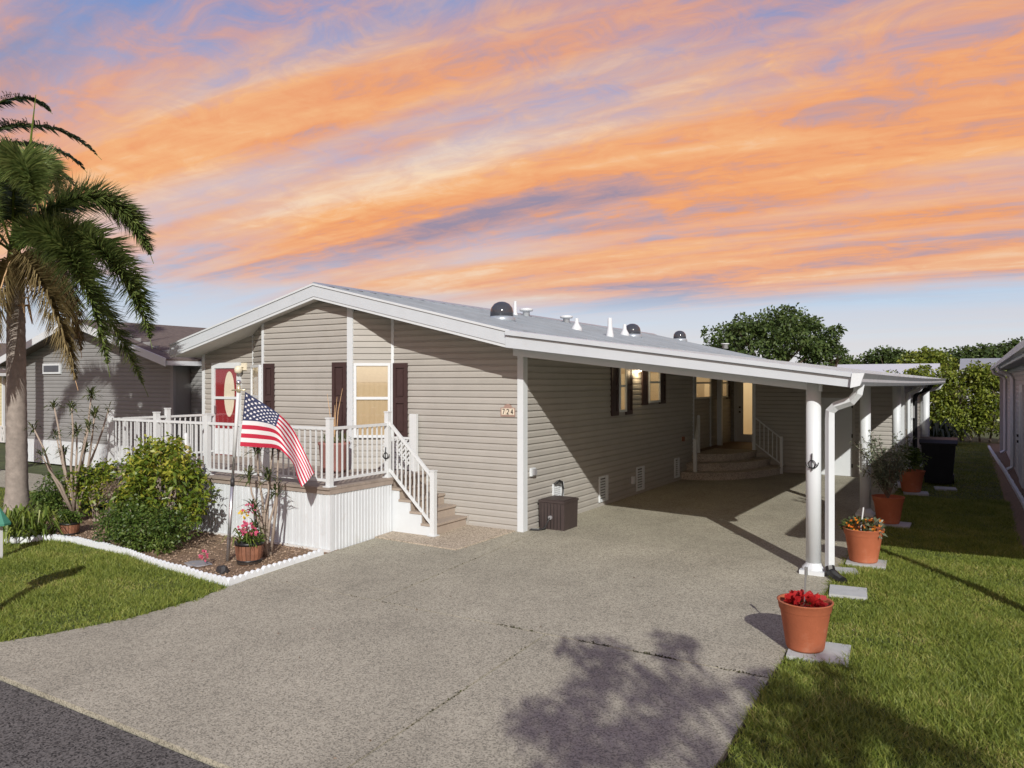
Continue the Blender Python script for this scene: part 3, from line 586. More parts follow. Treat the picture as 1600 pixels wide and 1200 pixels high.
# ---- things on the roof
def rpt(px, py):
    r = ray(px, py); m_ = .238; t = (4.40-m_*4.21-CAM[2]-m_*CAM[0])/(r[2]+m_*r[0]); p = CAM+t*r
    return (p[0], p[1], ZR(p[0]))
def clampx(p, lo=-4.0): return p if p[0] > lo else (lo, p[1]*1.0, ZR(lo))
for (px, py, lb) in ((784, 500, 'dark domed skylight on the roof beside the tall thin white pipe'), (988, 526, 'dark domed skylight on the roof touching a squat white cone vent'), (1062, 532, 'dark domed skylight standing alone on the roof before the box vent')):
    x, y, z = clampx(rpt(px, py)); o = thing('tubular_skylight', (x, y, z), lb, 'skylight', 'skylights on the roof')
    put('dome', MB().lathe([(.24, .02), (.24, .16), (.22, .25), (.16, .33), (.08, .37), (.01, .38)], (x, y, z), 22), 'skylight', o, True); put('flashing', MB().lathe([(.29, -.08), (.28, .03), (.25, .07)], (x, y, z), 22), 'roof_metal', o, True)
def pipe(px, py, lab, prof, m='white_trim', cat='vent pipe'):
    x, y, z = clampx(rpt(px, py)); return tag(put_at('roof_vent', prof, (x, y, z), m), lab, cat, 'vents on the roof')
def put_at(name, prof, p, m):
    prof = [(a*.82, b*.82) for a, b in prof]; o = put(name, MB().lathe(prof, (0, 0, 0), 16), m, None, True); o.location = p; return o
pipe(805, 493, 'tall thin white vent pipe beside the dark skylight over the front gable', [(.09, -.05), (.08, .05), (.055, .08), (.05, .42), (.05, .45)])
pipe(820, 494, 'wide white mushroom cap vent next to the tall thin pipe', [(.12, -.08), (.12, .17), (.22, .18), (.23, .25), (.12, .28), (.01, .285)])
pipe(885, 505, 'white mushroom cap vent standing alone along the roof ridge', [(.12, -.08), (.12, .17), (.22, .18), (.23, .25), (.12, .28), (.01, .285)])
pipe(901, 517, 'squat white cone vent with narrow neck halfway down the roof', [(.17, -.04), (.15, .08), (.06, .22), (.05, .34), (.05, .36)])
pipe(953, 527, 'tall slim white tapered vent pipe on the roof', [(.13, -.04), (.11, .06), (.07, .30), (.06, .55), (.05, .57)])
pipe(976, 525, 'squat white cone vent touching a dark skylight', [(.17, -.04), (.15, .08), (.07, .22), (.05, .38), (.05, .40)])
pipe(1133, 543, 'small white box vent near the far end of the roof', [(.16, -.06), (.16, .16), (.22, .17), (.22, .22), (.01, .23)])
# ================================================================ FRONT DECK
DZ = .91
deck = thing('porch_deck', (-5.0, -1.25, 0), 'raised front deck with white railings, white skirting and brown steps', 'deck')
fl = put('deck_frame', MB().box(-8.02, -2.04, -2.46, -.02, .72, .868), 'deck_board', deck)
for i in range(18):
    y0 = -2.53+i*.14; put('deck_plank', MB().box(-8.06, -1.98, y0, y0+.134, .872, DZ), 'deck_board', fl)
put('rim_board', MB().box(-8.06, -1.985, -2.50, -2.47, .80, .868).box(-2.015, -1.985, -2.469, -1.0, .80, .868), 'deck_board', fl)
sk = put('skirting', MB().box(-8.0, -2.02, -2.46, -2.44, -.14, .80).box(-2.04, -2.02, -2.438, -1.02, -.12, .80), 'skirting', deck)
for i in range(40):
    x0 = -8.01+i*.15; zb = g(-2.5)-.02
    put('skirting_panel', MB().box(x0, x0+.146, -2.474, -2.462, zb, .798).box(x0+.05, x0+.075, -2.484, -2.474, zb, .798).box(x0+.12, x0+.146, -2.482, -2.474, zb, .798), 'skirting', sk)
for i in range(10):
    y0 = -2.47+i*.145; zb = g(y0)-.03
    put('skirting_panel', MB().box(-2.018, -2.006, y0, y0+.141, zb, .798).box(-2.006, -1.996, y0+.05, y0+.072, zb, .798).box(-2.006, -1.998, y0+.118, y0+.141, zb, .798), 'skirting', sk)
put('base_rail', MB().box(-8.0, -1.99, -2.52, -2.487, -.13, -.055), 'lattice_grey', sk)
put('corner_post', MB().box(-2.05, -1.993, -2.488, -2.43, -.12, .80), 'skirting', sk)
def rail_run(A, B, zA, zB, top=.91, bot=.10, sp=.117, ends=True):
    A = np.array(A, float); B = np.array(B, float); L = np.linalg.norm(B-A); n = max(2, int(L/sp)); P = lambda t, z: (*(A+(B-A)*t), zA+(zB-zA)*t+z)
    rl = put('railing', MB().bar(P(0, top), P(1, top), .05, .045), 'rail', deck)
    put('bottom_rail', MB().bar(P(0, bot), P(1, bot), .036, .04), 'rail', rl)
    for i in range(1, n): t = i/n; put('baluster', MB().box(*(lambda q: (q[0]-.0105, q[0]+.0105, q[1]-.0105, q[1]+.0105))(A+(B-A)*t), zA+(zB-zA)*t+bot, zA+(zB-zA)*t+top), 'rail', rl)
    return rl
def post(x, y, z0, z1, w=.085):
    p = put('rail_post', MB().box(x-w/2, x+w/2, y-w/2, y+w/2, z0, z1), 'rail', deck)
    put('post_cap', MB().box(x-w/2-.008, x+w/2+.008, y-w/2-.008, y+w/2+.008, z1+.001, z1+.022), 'rail', p); put('base_plate', MB().box(x-.075, x+.075, y-.075, y+.075, z0-.0, z0+.014), 'rail', p)
PX = [-7.93, -6.46, -4.99, -3.50, -2.05]
for x in PX: post(x, -2.44, DZ, 1.97)
for a, b in zip(PX[:-1], PX[1:]): rail_run((a+.045, -2.44), (b-.045, -2.44), DZ, DZ)
post(-2.08, -1.03, DZ, 2.02); rail_run((-2.05, -2.395), (-2.08, -1.075), DZ, DZ)
post(-7.95, -1.2, DZ, 1.98); rail_run((-7.94, -2.395), (-7.95, -1.245), DZ, DZ); rail_run((-7.95, -1.155), (-7.95, -.03), DZ, DZ)
post(-1.14, -.98, g(-.98)+.03, 1.06)
rail_run((-2.05, -1.03), (-1.17, -.985), DZ+.06, .10, .88, .08, .085)
st = put('stairs', MB().prism([(-2.10, -1.0, -.06), (-1.14, -1.0, -.06), (-1.14, -1.0, .145)]+[q for k in (3, 2, 1) for q in ((-1.14-.24*(4-k), -1.0, .145+.182*(3-k)), (-1.14-.24*(4-k), -1.0, .145+.182*(4-k)))]+[(-2.10, -1.0, .69)], (0, .025, 0)), 'skirting', deck)
for k in range(1, 5):
    x0 = -2.10+.24*(k-1); z = DZ-.182*k
    put('tread', MB().box(x0, x0+.265, -1.015, -.03, z-.036, z), 'tread', st); put('riser', MB().box(x0+.22, x0+.238, -.99, -.03, z-.182, z-.038), 'tread', st)
put('riser', MB().box(-2.12, -2.102, -.99, -.03, DZ-.182, DZ-.042), 'tread', st)
put('stair_side', MB().box(-1.12, -1.09, -.03, -.012, 0, .2), 'siding', st)
put('lattice_frame', MB().box(-3.02, -2.35, -.13, -.105, 1.49, 1.53).box(-3.02, -2.35, -.13, -.105, .93, .965).box(-3.02, -2.985, -.13, -.105, .966, 1.489), 'rail', deck)
lt = MB()
for i in range(-5, 9):
    for s in (1, -1):
        x = -3.0+i*.09; pts = []
        for t in np.linspace(0, 1, 2): pts.append((x+s*t*.52, -.118+.004*s, .966+t*.52))
        (x0, y0, z0), (x1, y1, z1) = pts
        lo, hi = -2.985, -2.352
        ta = (lo-x0)/(x1-x0); tb = (hi-x0)/(x1-x0); t0 = max(0, min(ta, tb)); t1 = min(1, max(ta, tb))
        if t1-t0 > .05: lt.bar((x0+(x1-x0)*t0, y0, z0+(z1-z0)*t0), (x0+(x1-x0)*t1, y0, z0+(z1-z0)*t1), .008, .03)
put('lattice_slats', lt, 'rail', deck, kind='stuff')
put('tall_post', MB().box(-2.34, -2.18, -.13, -.07, DZ, 1.96), 'rail', deck)
sheet('stair_pad', [(-2.0, -1.45), (-.30, -1.52), (-.12, -.0), (-2.0, 0)], 'pad', .028, .05)
# wall lamp by the storm door
wl = thing('wall_lamp', (-6.98, -.06, 2.86), 'cream flood lamp mounted on the wall beside the red door', 'lamp')
put('plate', MB().box(-7.06, -6.90, -.05, -.017, 2.80, 2.96), 'cream', wl); put('head', MB().lathe([(.04, .0), (.075, .03), (.085, .10), (.06, .15), (.02, .17)], (-7.05, -.13, 2.73), 16), 'cream', wl, True); put('arm', MB().tube([(-6.98, -.05, 2.88), (-7.0, -.1, 2.88), (-7.05, -.13, 2.87)], .02), 'cream', wl)
# carport lamp, lit
cl = thing('carport_lamp', (.02, 5.05, 2.88), 'small lit white lamp on the side wall between the two shuttered windows', 'lamp')
put('housing', MB().box(.017, .12, 5.0, 5.12, 2.86, 3.0), 'white_trim', cl); put('bulb', MB().lathe([(.02, -.07), (.045, -.05), (.05, -.02), (.03, .0)], (.09, 5.06, 2.858), 12), 'lamp_glow', cl, True)
ld = bpy.data.lights.new('carport_lamp_light', 'POINT'); ld.energy = 7; ld.color = (1, .75, .45); ld.shadow_soft_size = .06; lo = link(bpy.data.objects.new('carport_lamp_light', ld), cl); lo.location = (.12, 0, -.12)
# house number
hp = thing('house_number_plaque', (-.27, -.03, 2.05), 'small brown plaque with cream tiles reading 724 beside the corner trim', 'sign')
put('plate', MB().prism([(-.42, -.018, 1.955), (-.13, -.018, 1.955), (-.13, -.018, 2.105), (-.19, -.018, 2.11), (-.215, -.018, 2.15), (-.275, -.018, 2.175), (-.335, -.018, 2.15), (-.36, -.018, 2.11), (-.42, -.018, 2.105)], (0, -.016, 0)), 'plaque', hp)
DIG = {'7': [[(0, 1), (1, 1), (.35, 0)]], '2': [[(0, .8), (.2, 1), (.8, 1), (1, .75), (.9, .5), (0, 0), (1, 0)]], '4': [[(.7, 0), (.7, 1), (0, .3), (1, .3)]]}
for i, ch in enumerate('724'):
    x0 = -.395+i*.085; tl = put('tile', MB().box(x0, x0+.08, -.040, -.0345, 1.985, 2.095), 'plaque_tile', hp); mb = MB()
    for st_ in DIG[ch]:
        for (u0, v0), (u1, v1) in zip(st_[:-1], st_[1:]): mb.bar((x0+.02+.04*u0, -.042, 2.0+.08*v0), (x0+.02+.04*u1, -.042, 2.0+.08*v1), .004, .012, (u1-u0+.3, 0, -(v1-v0)+.9) if False else ((v1-v0), 0, -(u1-u0)))
    put('digit', mb, 'black', tl)
# iron scrolls hooked on two posts
def scroll(p, lab):
    mb = MB()
    for s in (-1, 1):
        mb.tube([(p[0]+s*.075*math.sin(t*1.35)*(.35+t*.2), p[1], p[2]+.085*math.cos(t*1.35)*(.4+t*.16)) for t in np.linspace(0, 3.6, 18)], .007, 5)
    mb.tube([(p[0], p[1], p[2]-.1), (p[0], p[1]-.012, p[2]), (p[0], p[1], p[2]+.13)], .008, 5)
    tag(put('iron_scroll', mb, 'black'), lab, 'ornament')
scroll((4.69, -.418, 1.47), 'small black iron scroll hook on the tall front carport column'); scroll((-2.08, -1.085, 1.30), 'small black iron scroll hook on the post at the head of the deck stairs')
# ================================================================ FLAG
FD = 11.33
base = at(355, 880, FD); top = at(373, 604, FD)
fp = thing('flagpole', tuple(base), 'leaning silver flagpole with ball top standing in the mulch bed', 'flagpole')
mid = base+(top-base)*.46
put('lower_tube', MB().tube([base-np.array([0, 0, .05]), mid], .026, 14), 'pole_metal', fp, True); put('upper_tube', MB().tube([mid, top], .019, 14), 'pole_metal', fp, True)
put('clamp', MB().tube([mid-np.array([0, 0, .06]), mid+np.array([0, 0, .05])], .031, 12), 'dark_plastic', fp, True)
put('ball', MB().lathe([(.004, -.04), (.028, -.028), (.04, 0), (.028, .028), (.004, .04)], tuple(top+np.array([0, 0, .06])), 14), 'pole_metal', fp, True)
put('truck', MB().tube([top+np.array([-.13, -.02, -.055])*1.0, top+np.array([.13, .02, -.05])], .010, 8).lathe([(.03, -.09), (.03, .02)], tuple(top), 12), 'gold', fp, True)
put('sleeve', MB().tube([base+(top-base)*.60, base+(top-base)*.97], .027, 10), 'rail', fp, True)
flag = thing('flag', tuple(at(380, 655, FD)), 'american flag with red and white stripes drooping from the silver pole', 'flag')
# columns of the cloth: hoist to fly, (top, canton foot, bottom) with depth offsets for the folds
UC = [0, .2, .4, .55, .72, .88, 1.0]
TOP = [(383, 612, 0), (411, 630, .06), (437, 648, -.02), (456, 668, .14), (469, 692, .20), (481, 717, .16), (491, 739, .10)]
MID = [(379, 657, 0), (406, 659, -.05), (431, 667, -.16), (449, 690, .0), (463, 712, .10), (474, 732, .06), (482, 750, .02)]
BOT = [(375, 697, 0), (405, 699, .06), (433, 701, -.10), (447, 711, -.22), (459, 726, -.10), (464, 744, -.16), (471, 761, -.12)]
def spline(arr, u):
    a = np.array(arr, float); k = min(max(np.searchsorted(UC, u)-1, 0), len(UC)-2); t = (u-UC[k])/(UC[k+1]-UC[k])
    p0 = a[max(k-1, 0)]; p1 = a[k]; p2 = a[k+1]; p3 = a[min(k+2, len(UC)-1)]
    return .5*((2*p1)+(-p0+p2)*t+(2*p0-5*p1+4*p2-p3)*t*t+(-p0+3*p1-3*p2+p3)*t**3)
def cloth(u, v):
    """u hoist->fly, v 0 top .. 1 bottom"""
    A, B, C = spline(TOP, u), spline(MID, u), spline(BOT, u); c = 7/13
    q = A+(B-A)*(v/c) if v < c else B+(C-B)*((v-c)/(1-c))
    dz = .012*math.sin(9*u+4*v)*u+.03*u*math.sin(14*u-5*v)
    return at(q[0], q[1], FD+q[2]+dz-.02)
def strip(u0, u1, v0, v1, nu, nv, off=0.0):
    mb = MB(); back = FW*off
    for i in range(nu+1):
        for j in range(nv+1): mb.v.append(tuple(cloth(u0+(u1-u0)*i/nu, v0+(v1-v0)*j/nv)+back))
    mb.f = [(i*(nv+1)+j, i*(nv+1)+j+1, (i+1)*(nv+1)+j+1, (i+1)*(nv+1)+j) for i in range(nu) for j in range(nv)]; return mb
for k in range(13):
    u0 = .4 if k < 7 else 0.0
    put('stripe', strip(u0, 1, k/13, (k+1)/13, 40, 3), 'cloth_red' if k % 2 == 0 else 'cloth_white', flag, True)
put('canton', strip(0, .4, 0, 7/13, 22, 14), 'cloth_blue', flag, True)
sm = MB()
for r in range(9):
    for c in range(6 if r % 2 == 0 else 5):
        uc = .4*(c*2+1+(r % 2))/12; vc = 7/13*(r+1)/10; o = len(sm.v)
        for t in range(10):
            rr = (.030 if t % 2 == 0 else .0125); a = math.pi/2+t*math.pi/5
            sm.v.append(tuple(cloth(uc+rr*math.cos(a)*.62, vc-rr*math.sin(a))-FW*.004))
        sm.f.append(tuple(range(o, o+10)))
put('stars', sm, 'cloth_white', flag, kind='stuff')
# ================================================================ GARDEN EDGING
ed = thing('garden_edging', (-4.5, -4.1, -.16), 'white scalloped concrete edging around the mulch bed', 'edging')
def epiece(L):
    mb = MB(); pts = [(-L/2, 0)]; ns = 24
    for i in range(ns+1): t = i/ns; pts.append((-L/2+L*t, .085+.04*abs(math.sin(3*math.pi*t))))
    pts.append((L/2, 0)); prof = [(x, -.03, z) for x, z in pts]
    mb.prism(prof[::-1], (0, .06, 0)); return mb
em = bpy.data.meshes.new('edging_stone'); _b = epiece(.292); em.from_pydata(_b.v, [], _b.f); em.materials.append(M['edging']); em.update()
def edge_run(pts, root):
    P = [np.array(p, float) for p in pts]; 
    for A, B in zip(P[:-1], P[1:]):
        L = np.linalg.norm(B-A); n = max(1, round(L/.30)); d_ = (B-A)/L
        for i in range(n):
            c = A+d_*L*(i+.5)/n; o = link(bpy.data.objects.new('edging_stone', em), root); o.scale = (L/n/.30, 1, 1)
            o.location = Vector((c[0], c[1], g(c[1])-.02+random.uniform(-.008, .008)))-root.location; o.rotation_euler = (random.uniform(-.05, .05), random.uniform(-.02, .02), math.atan2(d_[1], d_[0])+random.uniform(-.03, .03))
edge_run(bed_edge[::-1], ed); edge_run([(-1.98, -4.40), (-2.0, -2.64)], ed)
eb = thing('stone_border', (7.2, 15, 0), 'low pale stone border edging the lawn along the neighbouring wall', 'edging')
edge_run([(7.42, 4.0), (7.40, 8.0), (7.28, 14), (7.14, 19), (7.03, 23.5)], eb)
# ================================================================ POTS, BIN, BOX
def flowerpot(x, y, r, h, label, tilt=0):
    o = thing('flower_pot', (x, y, g(y)+.03), label, 'pot', 'terracotta pots along the driveway'); z = g(y)+.04
    put('pot_body', MB().lathe([(r*.64, 0), (r*.68, .02), (r*.88, h*.78), (r*.90, h*.80), (r*.93, h*.83), (r*.97, h*.97), (r, h*.985), (r, h), (r*.93, h), (r*.90, h*.93), (r*.88, h*.90)], (x, y, z), 36), 'terracotta', o, True)
    put('soil', MB().lathe([(r*.86, h*.84), (r*.86, h*.89)], (x, y, z), 24), 'soil', o); return o, z+h*.89
def paver(x, y, w, d, a, lab):
    mb = MB().box(-w/2, w/2, -d/2, d/2, -.03, .028); o = put('paver', mb, 'paver'); o.location = (x, y, g(y)+.012); o.rotation_euler = (.04 if y < 0 else 0, 0, a); tag(o, lab, 'paver', 'pavers beside the driveway')
paver(5.22, -3.13, .55, .52, .08, 'square grey paver under the pot of red flowers'); paver(5.21, -1.02, .42, .40, .12, 'square pale paver lying bare in the grass beside the column'); paver(5.24, .55, .50, .45, .05, 'square grey paver under the pot of orange flowers')
paver(5.06, -.10, .30, .28, .3, 'small broken paver by the black drain boot'); paver(5.30, 3.95, .55, .5, .0, 'square grey paver under the pot with the tall wispy shrub'); paver(5.40, 8.45, .5, .5, .1, 'square grey paver under the pot beside the black bin'); paver(5.95, 9.6, .45, .5, .1, 'square pale paver in the grass beside the black bin')
p1, z1 = flowerpot(5.09, -3.13, .265, .47, 'large terracotta pot of dark red flowers on the driveway edge')
P, dd = blob((5.09, -3.13, z1+.03), (.17, .17, .06), 170, .2); npput('red_flowers', leafquads(P, dd+np.array([0, 0, .5]), .075, .07, .15), 'redflower', p1, 'stuff')
P, dd = blob((5.09, -3.13, z1+.01), (.18, .18, .05), 60, .2); npput('leaves', leafquads(P, dd, .05, .03, .2), 'shrub_dark', p1)
put('garden_stake', MB().tube([(5.08, -3.15, z1-.05), (5.10, -3.13, z1+.36)], .009, 8).tube([(5.10, -3.13, z1+.30), (5.10, -3.13, z1+.38)], .016, 8), 'pole_metal', p1)
p2, z2 = flowerpot(5.20, .58, .27, .46, 'terracotta pot of orange and yellow flowers just behind the front column')
P, dd = blob((5.13, .58, z2+.06), (.20, .18, .11), 330, .2); npput('leaves', leafquads(P, dd+np.array([0, 0, .4]), .07, .03, .2), 'dracaena', p2)
P, dd = blob((5.35, .52, z2+.08), (.10, .10, .12), 60, .2); npput('pale_leaves', leafquads(P, dd+np.array([0, 0, .4]), .10, .04, .2), 'bluegrey_leaf', p2)
P, dd = blob((5.22, .52, z2+.10), (.26, .16, .10), 60, .5); npput('orange_flowers', leafquads(P, dd, .045, .045, .1), 'orange', p2, 'stuff')
put('garden_stake', MB().tube([(5.16, .56, z2-.05), (5.20, .58, z2+.34)], .010, 8), 'rail', p2)
p3, z3 = flowerpot(5.22, 3.98, .27, .47, 'terracotta pot with a tall wispy grey green shrub by the second column')
stem3 = MB(); L3 = []
for i in range(48):
    a = random.uniform(0, 6.28); rr = random.uniform(.15, .55); hh = random.uniform(.5, 1.2); b_ = np.array([5.22, 3.98, z3]); tp = b_+np.array([rr*math.cos(a)-.06, rr*math.sin(a), hh]); md = b_+(tp-b_)*.5+np.array([0, 0, .12]); stem3.tube([b_, md, tp], [.008, .006, .003], 5)
    for q in np.linspace(.25, 1, 34): p = (1-q)**2*b_+2*q*(1-q)*(md+(md-b_)*.2)+q*q*tp; L3.append(p+RNG.normal(size=3)*.025)
put('stems', stem3, 'bark', p3); L3 = np.array(L3); npput('leaves', leafquads(L3, RNG.normal(size=L3.shape)+np.array([0, 0, .3]), .085, .026, .3), 'bluegrey_leaf', p3)
p4, z4 = flowerpot(5.30, 8.55, .29, .48, 'terracotta pot with dark leafy plant next to the black bin')
npput('leaves', crown((5.28, 8.55, z4+.28), (.26, .26, .3), 26, 34, .12, .085, .04), 'shrub_dark', p4); put('stems', MB().tube([(5.28, 8.55, z4-.02), (5.25, 8.5, z4+.5), (5.2, 8.5, z4+1.0)], .012, 6), 'bark', p4)
tb = thing('wheeled_bin', (5.78, 10.6, 0), 'black wheeled refuse bin standing on the lawn behind the pots', 'bin')
def taper(c, w0, d0, w1, d1, z0, z1): return MB().add([(c[0]+s*w/2, c[1]+t*d_/2, z) for z, w, d_ in ((z0, w0, d0), (z1, w1, d1)) for s, t in ((-1, -1), (1, -1), (1, 1), (-1, 1))], MB.BF)
put('body', taper((5.78, 10.6), .58, .60, .74, .80, .06, 1.0), 'bin', tb); put('rim', MB().box(5.38, 6.18, 10.17, 11.03, 1.0, 1.05), 'bin', tb)
put('lid', MB().prism([(5.37, 10.13, 1.052), (5.37, 11.06, 1.052), (5.37, 11.02, 1.12), (5.37, 10.7, 1.17), (5.37, 10.3, 1.13)], (.82, 0, 0)), 'bin', tb); put('handle', MB().tube([(5.48, 11.04, .98), (5.48, 11.14, 1.02), (6.08, 11.14, 1.02), (6.08, 11.04, .98)], .018, 8), 'bin', tb)
for x in (5.47, 6.06): put('wheel', MB().tube([(x, 10.92, .12), (x+.05, 10.92, .12)], .12, 16), 'black', tb)
for s in (-1, 0, 1): put('rib', MB().add([(5.78+s*.2-.015, 10.285, .12), (5.78+s*.2+.015, 10.285, .12), (5.78+s*.23+.015, 10.195, .98), (5.78+s*.23-.015, 10.195, .98), (5.78+s*.2-.015, 10.31, .12), (5.78+s*.2+.015, 10.31, .12), (5.78+s*.23+.015, 10.22, .98), (5.78+s*.23-.015, 10.22, .98)], [(0, 1, 2, 3), (7, 6, 5, 4), (0, 4, 5, 1), (3, 2, 6, 7), (0, 3, 7, 4), (1, 5, 6, 2)]), 'bin', tb)
hb = thing('hose_box', (.36, .52, 0), 'dark brown plastic hose box against the side wall', 'box')
bx0, bx1, by0, by1 = .10, .58, .40, .92
put('body', taper(((bx0+bx1)/2, (by0+by1)/2), .47, .50, .49, .52, .0, .47), 'box_brown', hb); put('lid', MB().box(bx0-.015, bx1+.015, by0-.015, by1+.015, .475, .51).box(bx0+.02, bx1-.02, by0+.02, by1-.02, .511, .525), 'box_brown', hb)
for i in range(7): put('slat_groove', MB().box(bx0+.03+i*.063, bx0+.035+i*.063, by0-.004, by0+.004, .03, .46), 'black', hb)
put('spool_hub', MB().tube([((bx0+bx1)/2-.02, by0-.03, .22), ((bx0+bx1)/2-.02, by0+.02, .22)], .035, 12), 'grey_trim', hb)
put('hose', MB().tube([(.32, .37, .22), (.30, .34, .16), (.26, .30, .05), (.18, .20, .022), (.05, .16, .02), (.03, .24, .02), (.14, .32, .02), (.26, .33, .03)], .013, 8), 'black', hb)
put('feed_hose', MB().tube([(.10, 1.05, .72), (.10, 1.15, .76), (.09, 1.28, .72), (.09, 1.32, .58), (.10, 1.25, .42), (.12, 1.0, .36)], .016, 8).tube([(.06, 1.02, .70), (.10, 1.08, .75), (.14, 1.18, .73)], .02, 8), 'black', hb)
# ================================================================ PLANTS
def tuft(c, n, L, w, up=.3):
    a = RNG.uniform(0, 2*math.pi, n); el = RNG.uniform(-.35, 1.2, n); D = np.stack([np.cos(a)*np.cos(el), np.sin(a)*np.cos(el), np.sin(el)], 1); Lr = L*(.7+.5*RNG.random(n))[:, None]
    R = unit(np.cross(D, np.array([0, 0, 1.0])+RNG.normal(size=(n, 3))*.1)); c = np.array(c); b = c+RNG.normal(size=(n, 3))*.015; m_ = b+D*Lr*.55; t = b+D*Lr*.95+np.array([0, 0, -1.0])*Lr*.22
    return np.concatenate([np.stack([b-R*w*.3, b+R*w*.3, m_+R*w*.5, m_-R*w*.5], 1), np.stack([m_-R*w*.5, m_+R*w*.5, t, t], 1)])
def dracaena(base_px, base_y, tips, depth, label, L=.26, r=.028):
    b = at(base_px, base_y, depth); o = thing('dracaena', tuple(b), label, 'plant'); st_ = MB(); lv = []
    for tx, ty, dd_, n in tips:
        t = at(tx, ty, depth+dd_); k = b+np.array([random.uniform(-.08, .08), random.uniform(-.06, .06), 0]); m1 = k+(t-k)*.45+np.array([random.uniform(-.05, .05), random.uniform(-.05, .05), random.uniform(-.02, .05)]); m2 = k+(t-k)*.78+np.array([random.uniform(-.05, .05), 0, -.02])
        st_.tube([k-np.array([0, 0, .05]), m1, m2, t], [r, r*.8, r*.6, r*.45], 7); lv.append(tuft(t, n, L, .026)); lv.append(tuft(t-np.array([0, 0, .08]), n//2, L*.9, .024))
    put('stems', st_, 'stem_pale', o, True); npput('leaves', np.concatenate(lv), 'dracaena', o); return o
dracaena(118, 802, [(84, 632, .2, 22), (112, 636, -.2, 24), (143, 616, .1, 36), (170, 638, .3, 5), (52, 668, -.2, 14), (88, 680, .2, 20), (148, 646, -.1, 30), (120, 672, .0, 30), (134, 700, .1, 26), (66, 712, -.3, 14), (100, 705, .2, 22), (112, 745, .3, 24), (140, 664, -.3, 20)], 14.3, 'tall multi stemmed dracaena with bare pale stems beside the palm trunk')
dracaena(416, 862, [(402, 700, .0, 26), (427, 694, .15, 20), (389, 742, -.1, 26), (419, 742, .0, 26), (432, 768, .1, 26), (396, 792, -.1, 30), (400, 826, -.15, 26), (436, 700, .1, 14)], 11.6, 'slender dracaena with spiky tufts growing against the white deck skirting', .24, .024)
def bush(name, c, rad, ncl, per, m, label, L=.075, Wd=.04, stems=8, crad=None, cat='shrub'):
    o = thing(name, (c[0], c[1], g(c[1])), label, cat); s_ = MB(); z0 = g(c[1])
    for i in range(stems):
        a = random.uniform(0, 6.28); t = (c[0]+rad[0]*.75*math.cos(a)*random.random(), c[1]+rad[1]*.75*math.sin(a)*random.random(), c[2]+rad[2]*random.uniform(.0, .8)); s_.tube([(c[0]+random.uniform(-.2, .2)*rad[0], c[1]+random.uniform(-.2, .2)*rad[1], z0-.03), ((c[0]+t[0])/2, (c[1]+t[1])/2, (z0+t[2])/2), t], [.02, .015, .006], 6)
    put('stems', s_, 'stem_pale', o); npput('foliage', crown(c, rad, ncl, per, crad or .17, L, Wd, -.9), m, o); return o
bush('croton_bush', (-5.20, -3.20, .78), (1.10, .50, .76), 150, 40, 'croton', 'large yellow green croton bush in front of the deck railing', .10, .05, 26)
bush('low_shrub', (-4.95, -3.72, .22), (1.05, .33, .36), 120, 60, 'shrub_dark', 'low dark green shrub sprawling at the foot of the croton bush', .055, .03)
bush('low_shrub', (-9.0, -2.75, .28), (.75, .5, .45), 70, 50, 'shrub_dark', 'rounded green shrub around the bare dracaena stems', .065, .035)
bush('croton_bush', (-7.75, -2.85, .55), (.42, .35, .50), 44, 46, 'croton', 'small yellow croton between the dracaena and the deck corner')
bush('dry_shrub', (-6.75, -2.95, .45), (.40, .28, .45), 30, 40, 'dry_leaf', 'dry brown leafed shrub beside the croton bush', .06, .03)
o = thing('lily_clump', (-7.35, -4.40, -.17), 'clump of arching strap leaves beside the palm at the lawn edge', 'plant')
def straps(c, n, L, w, spread=.15):
    out = []; a = RNG.uniform(0, 2*math.pi, n); el = RNG.uniform(.5, 1.35, n); D = np.stack([np.cos(a)*np.cos(el), np.sin(a)*np.cos(el), np.sin(el)], 1); b = np.array(c)+RNG.normal(size=(n, 3))*np.array([spread, spread, .0]); Ls = (L*(.6+.6*RNG.random(n)))[:, None]; R = unit(np.cross(D, np.array([0, 0, 1.0]))); H = D*np.array([1, 1, 0])
    p = [b, b+D*Ls*.4, b+D*Ls*.72+H*Ls*.12-np.array([0, 0, .06])*Ls, b+D*Ls*.80+H*Ls*.42-np.array([0, 0, .42])*Ls]; ws = [w*.7, w, w*.8, w*.05]
    for i in range(3): out.append(np.stack([p[i]-R*ws[i]/2, p[i]+R*ws[i]/2, p[i+1]+R*ws[i+1]/2, p[i+1]-R*ws[i+1]/2], 1))
    return np.concatenate(out)
npput('leaves', np.concatenate([straps((-7.45, -4.20, -.17), 150, .80, .034, .16), straps((-8.1, -4.25, -.17), 120, .75, .034, .2)]), 'lily', o)
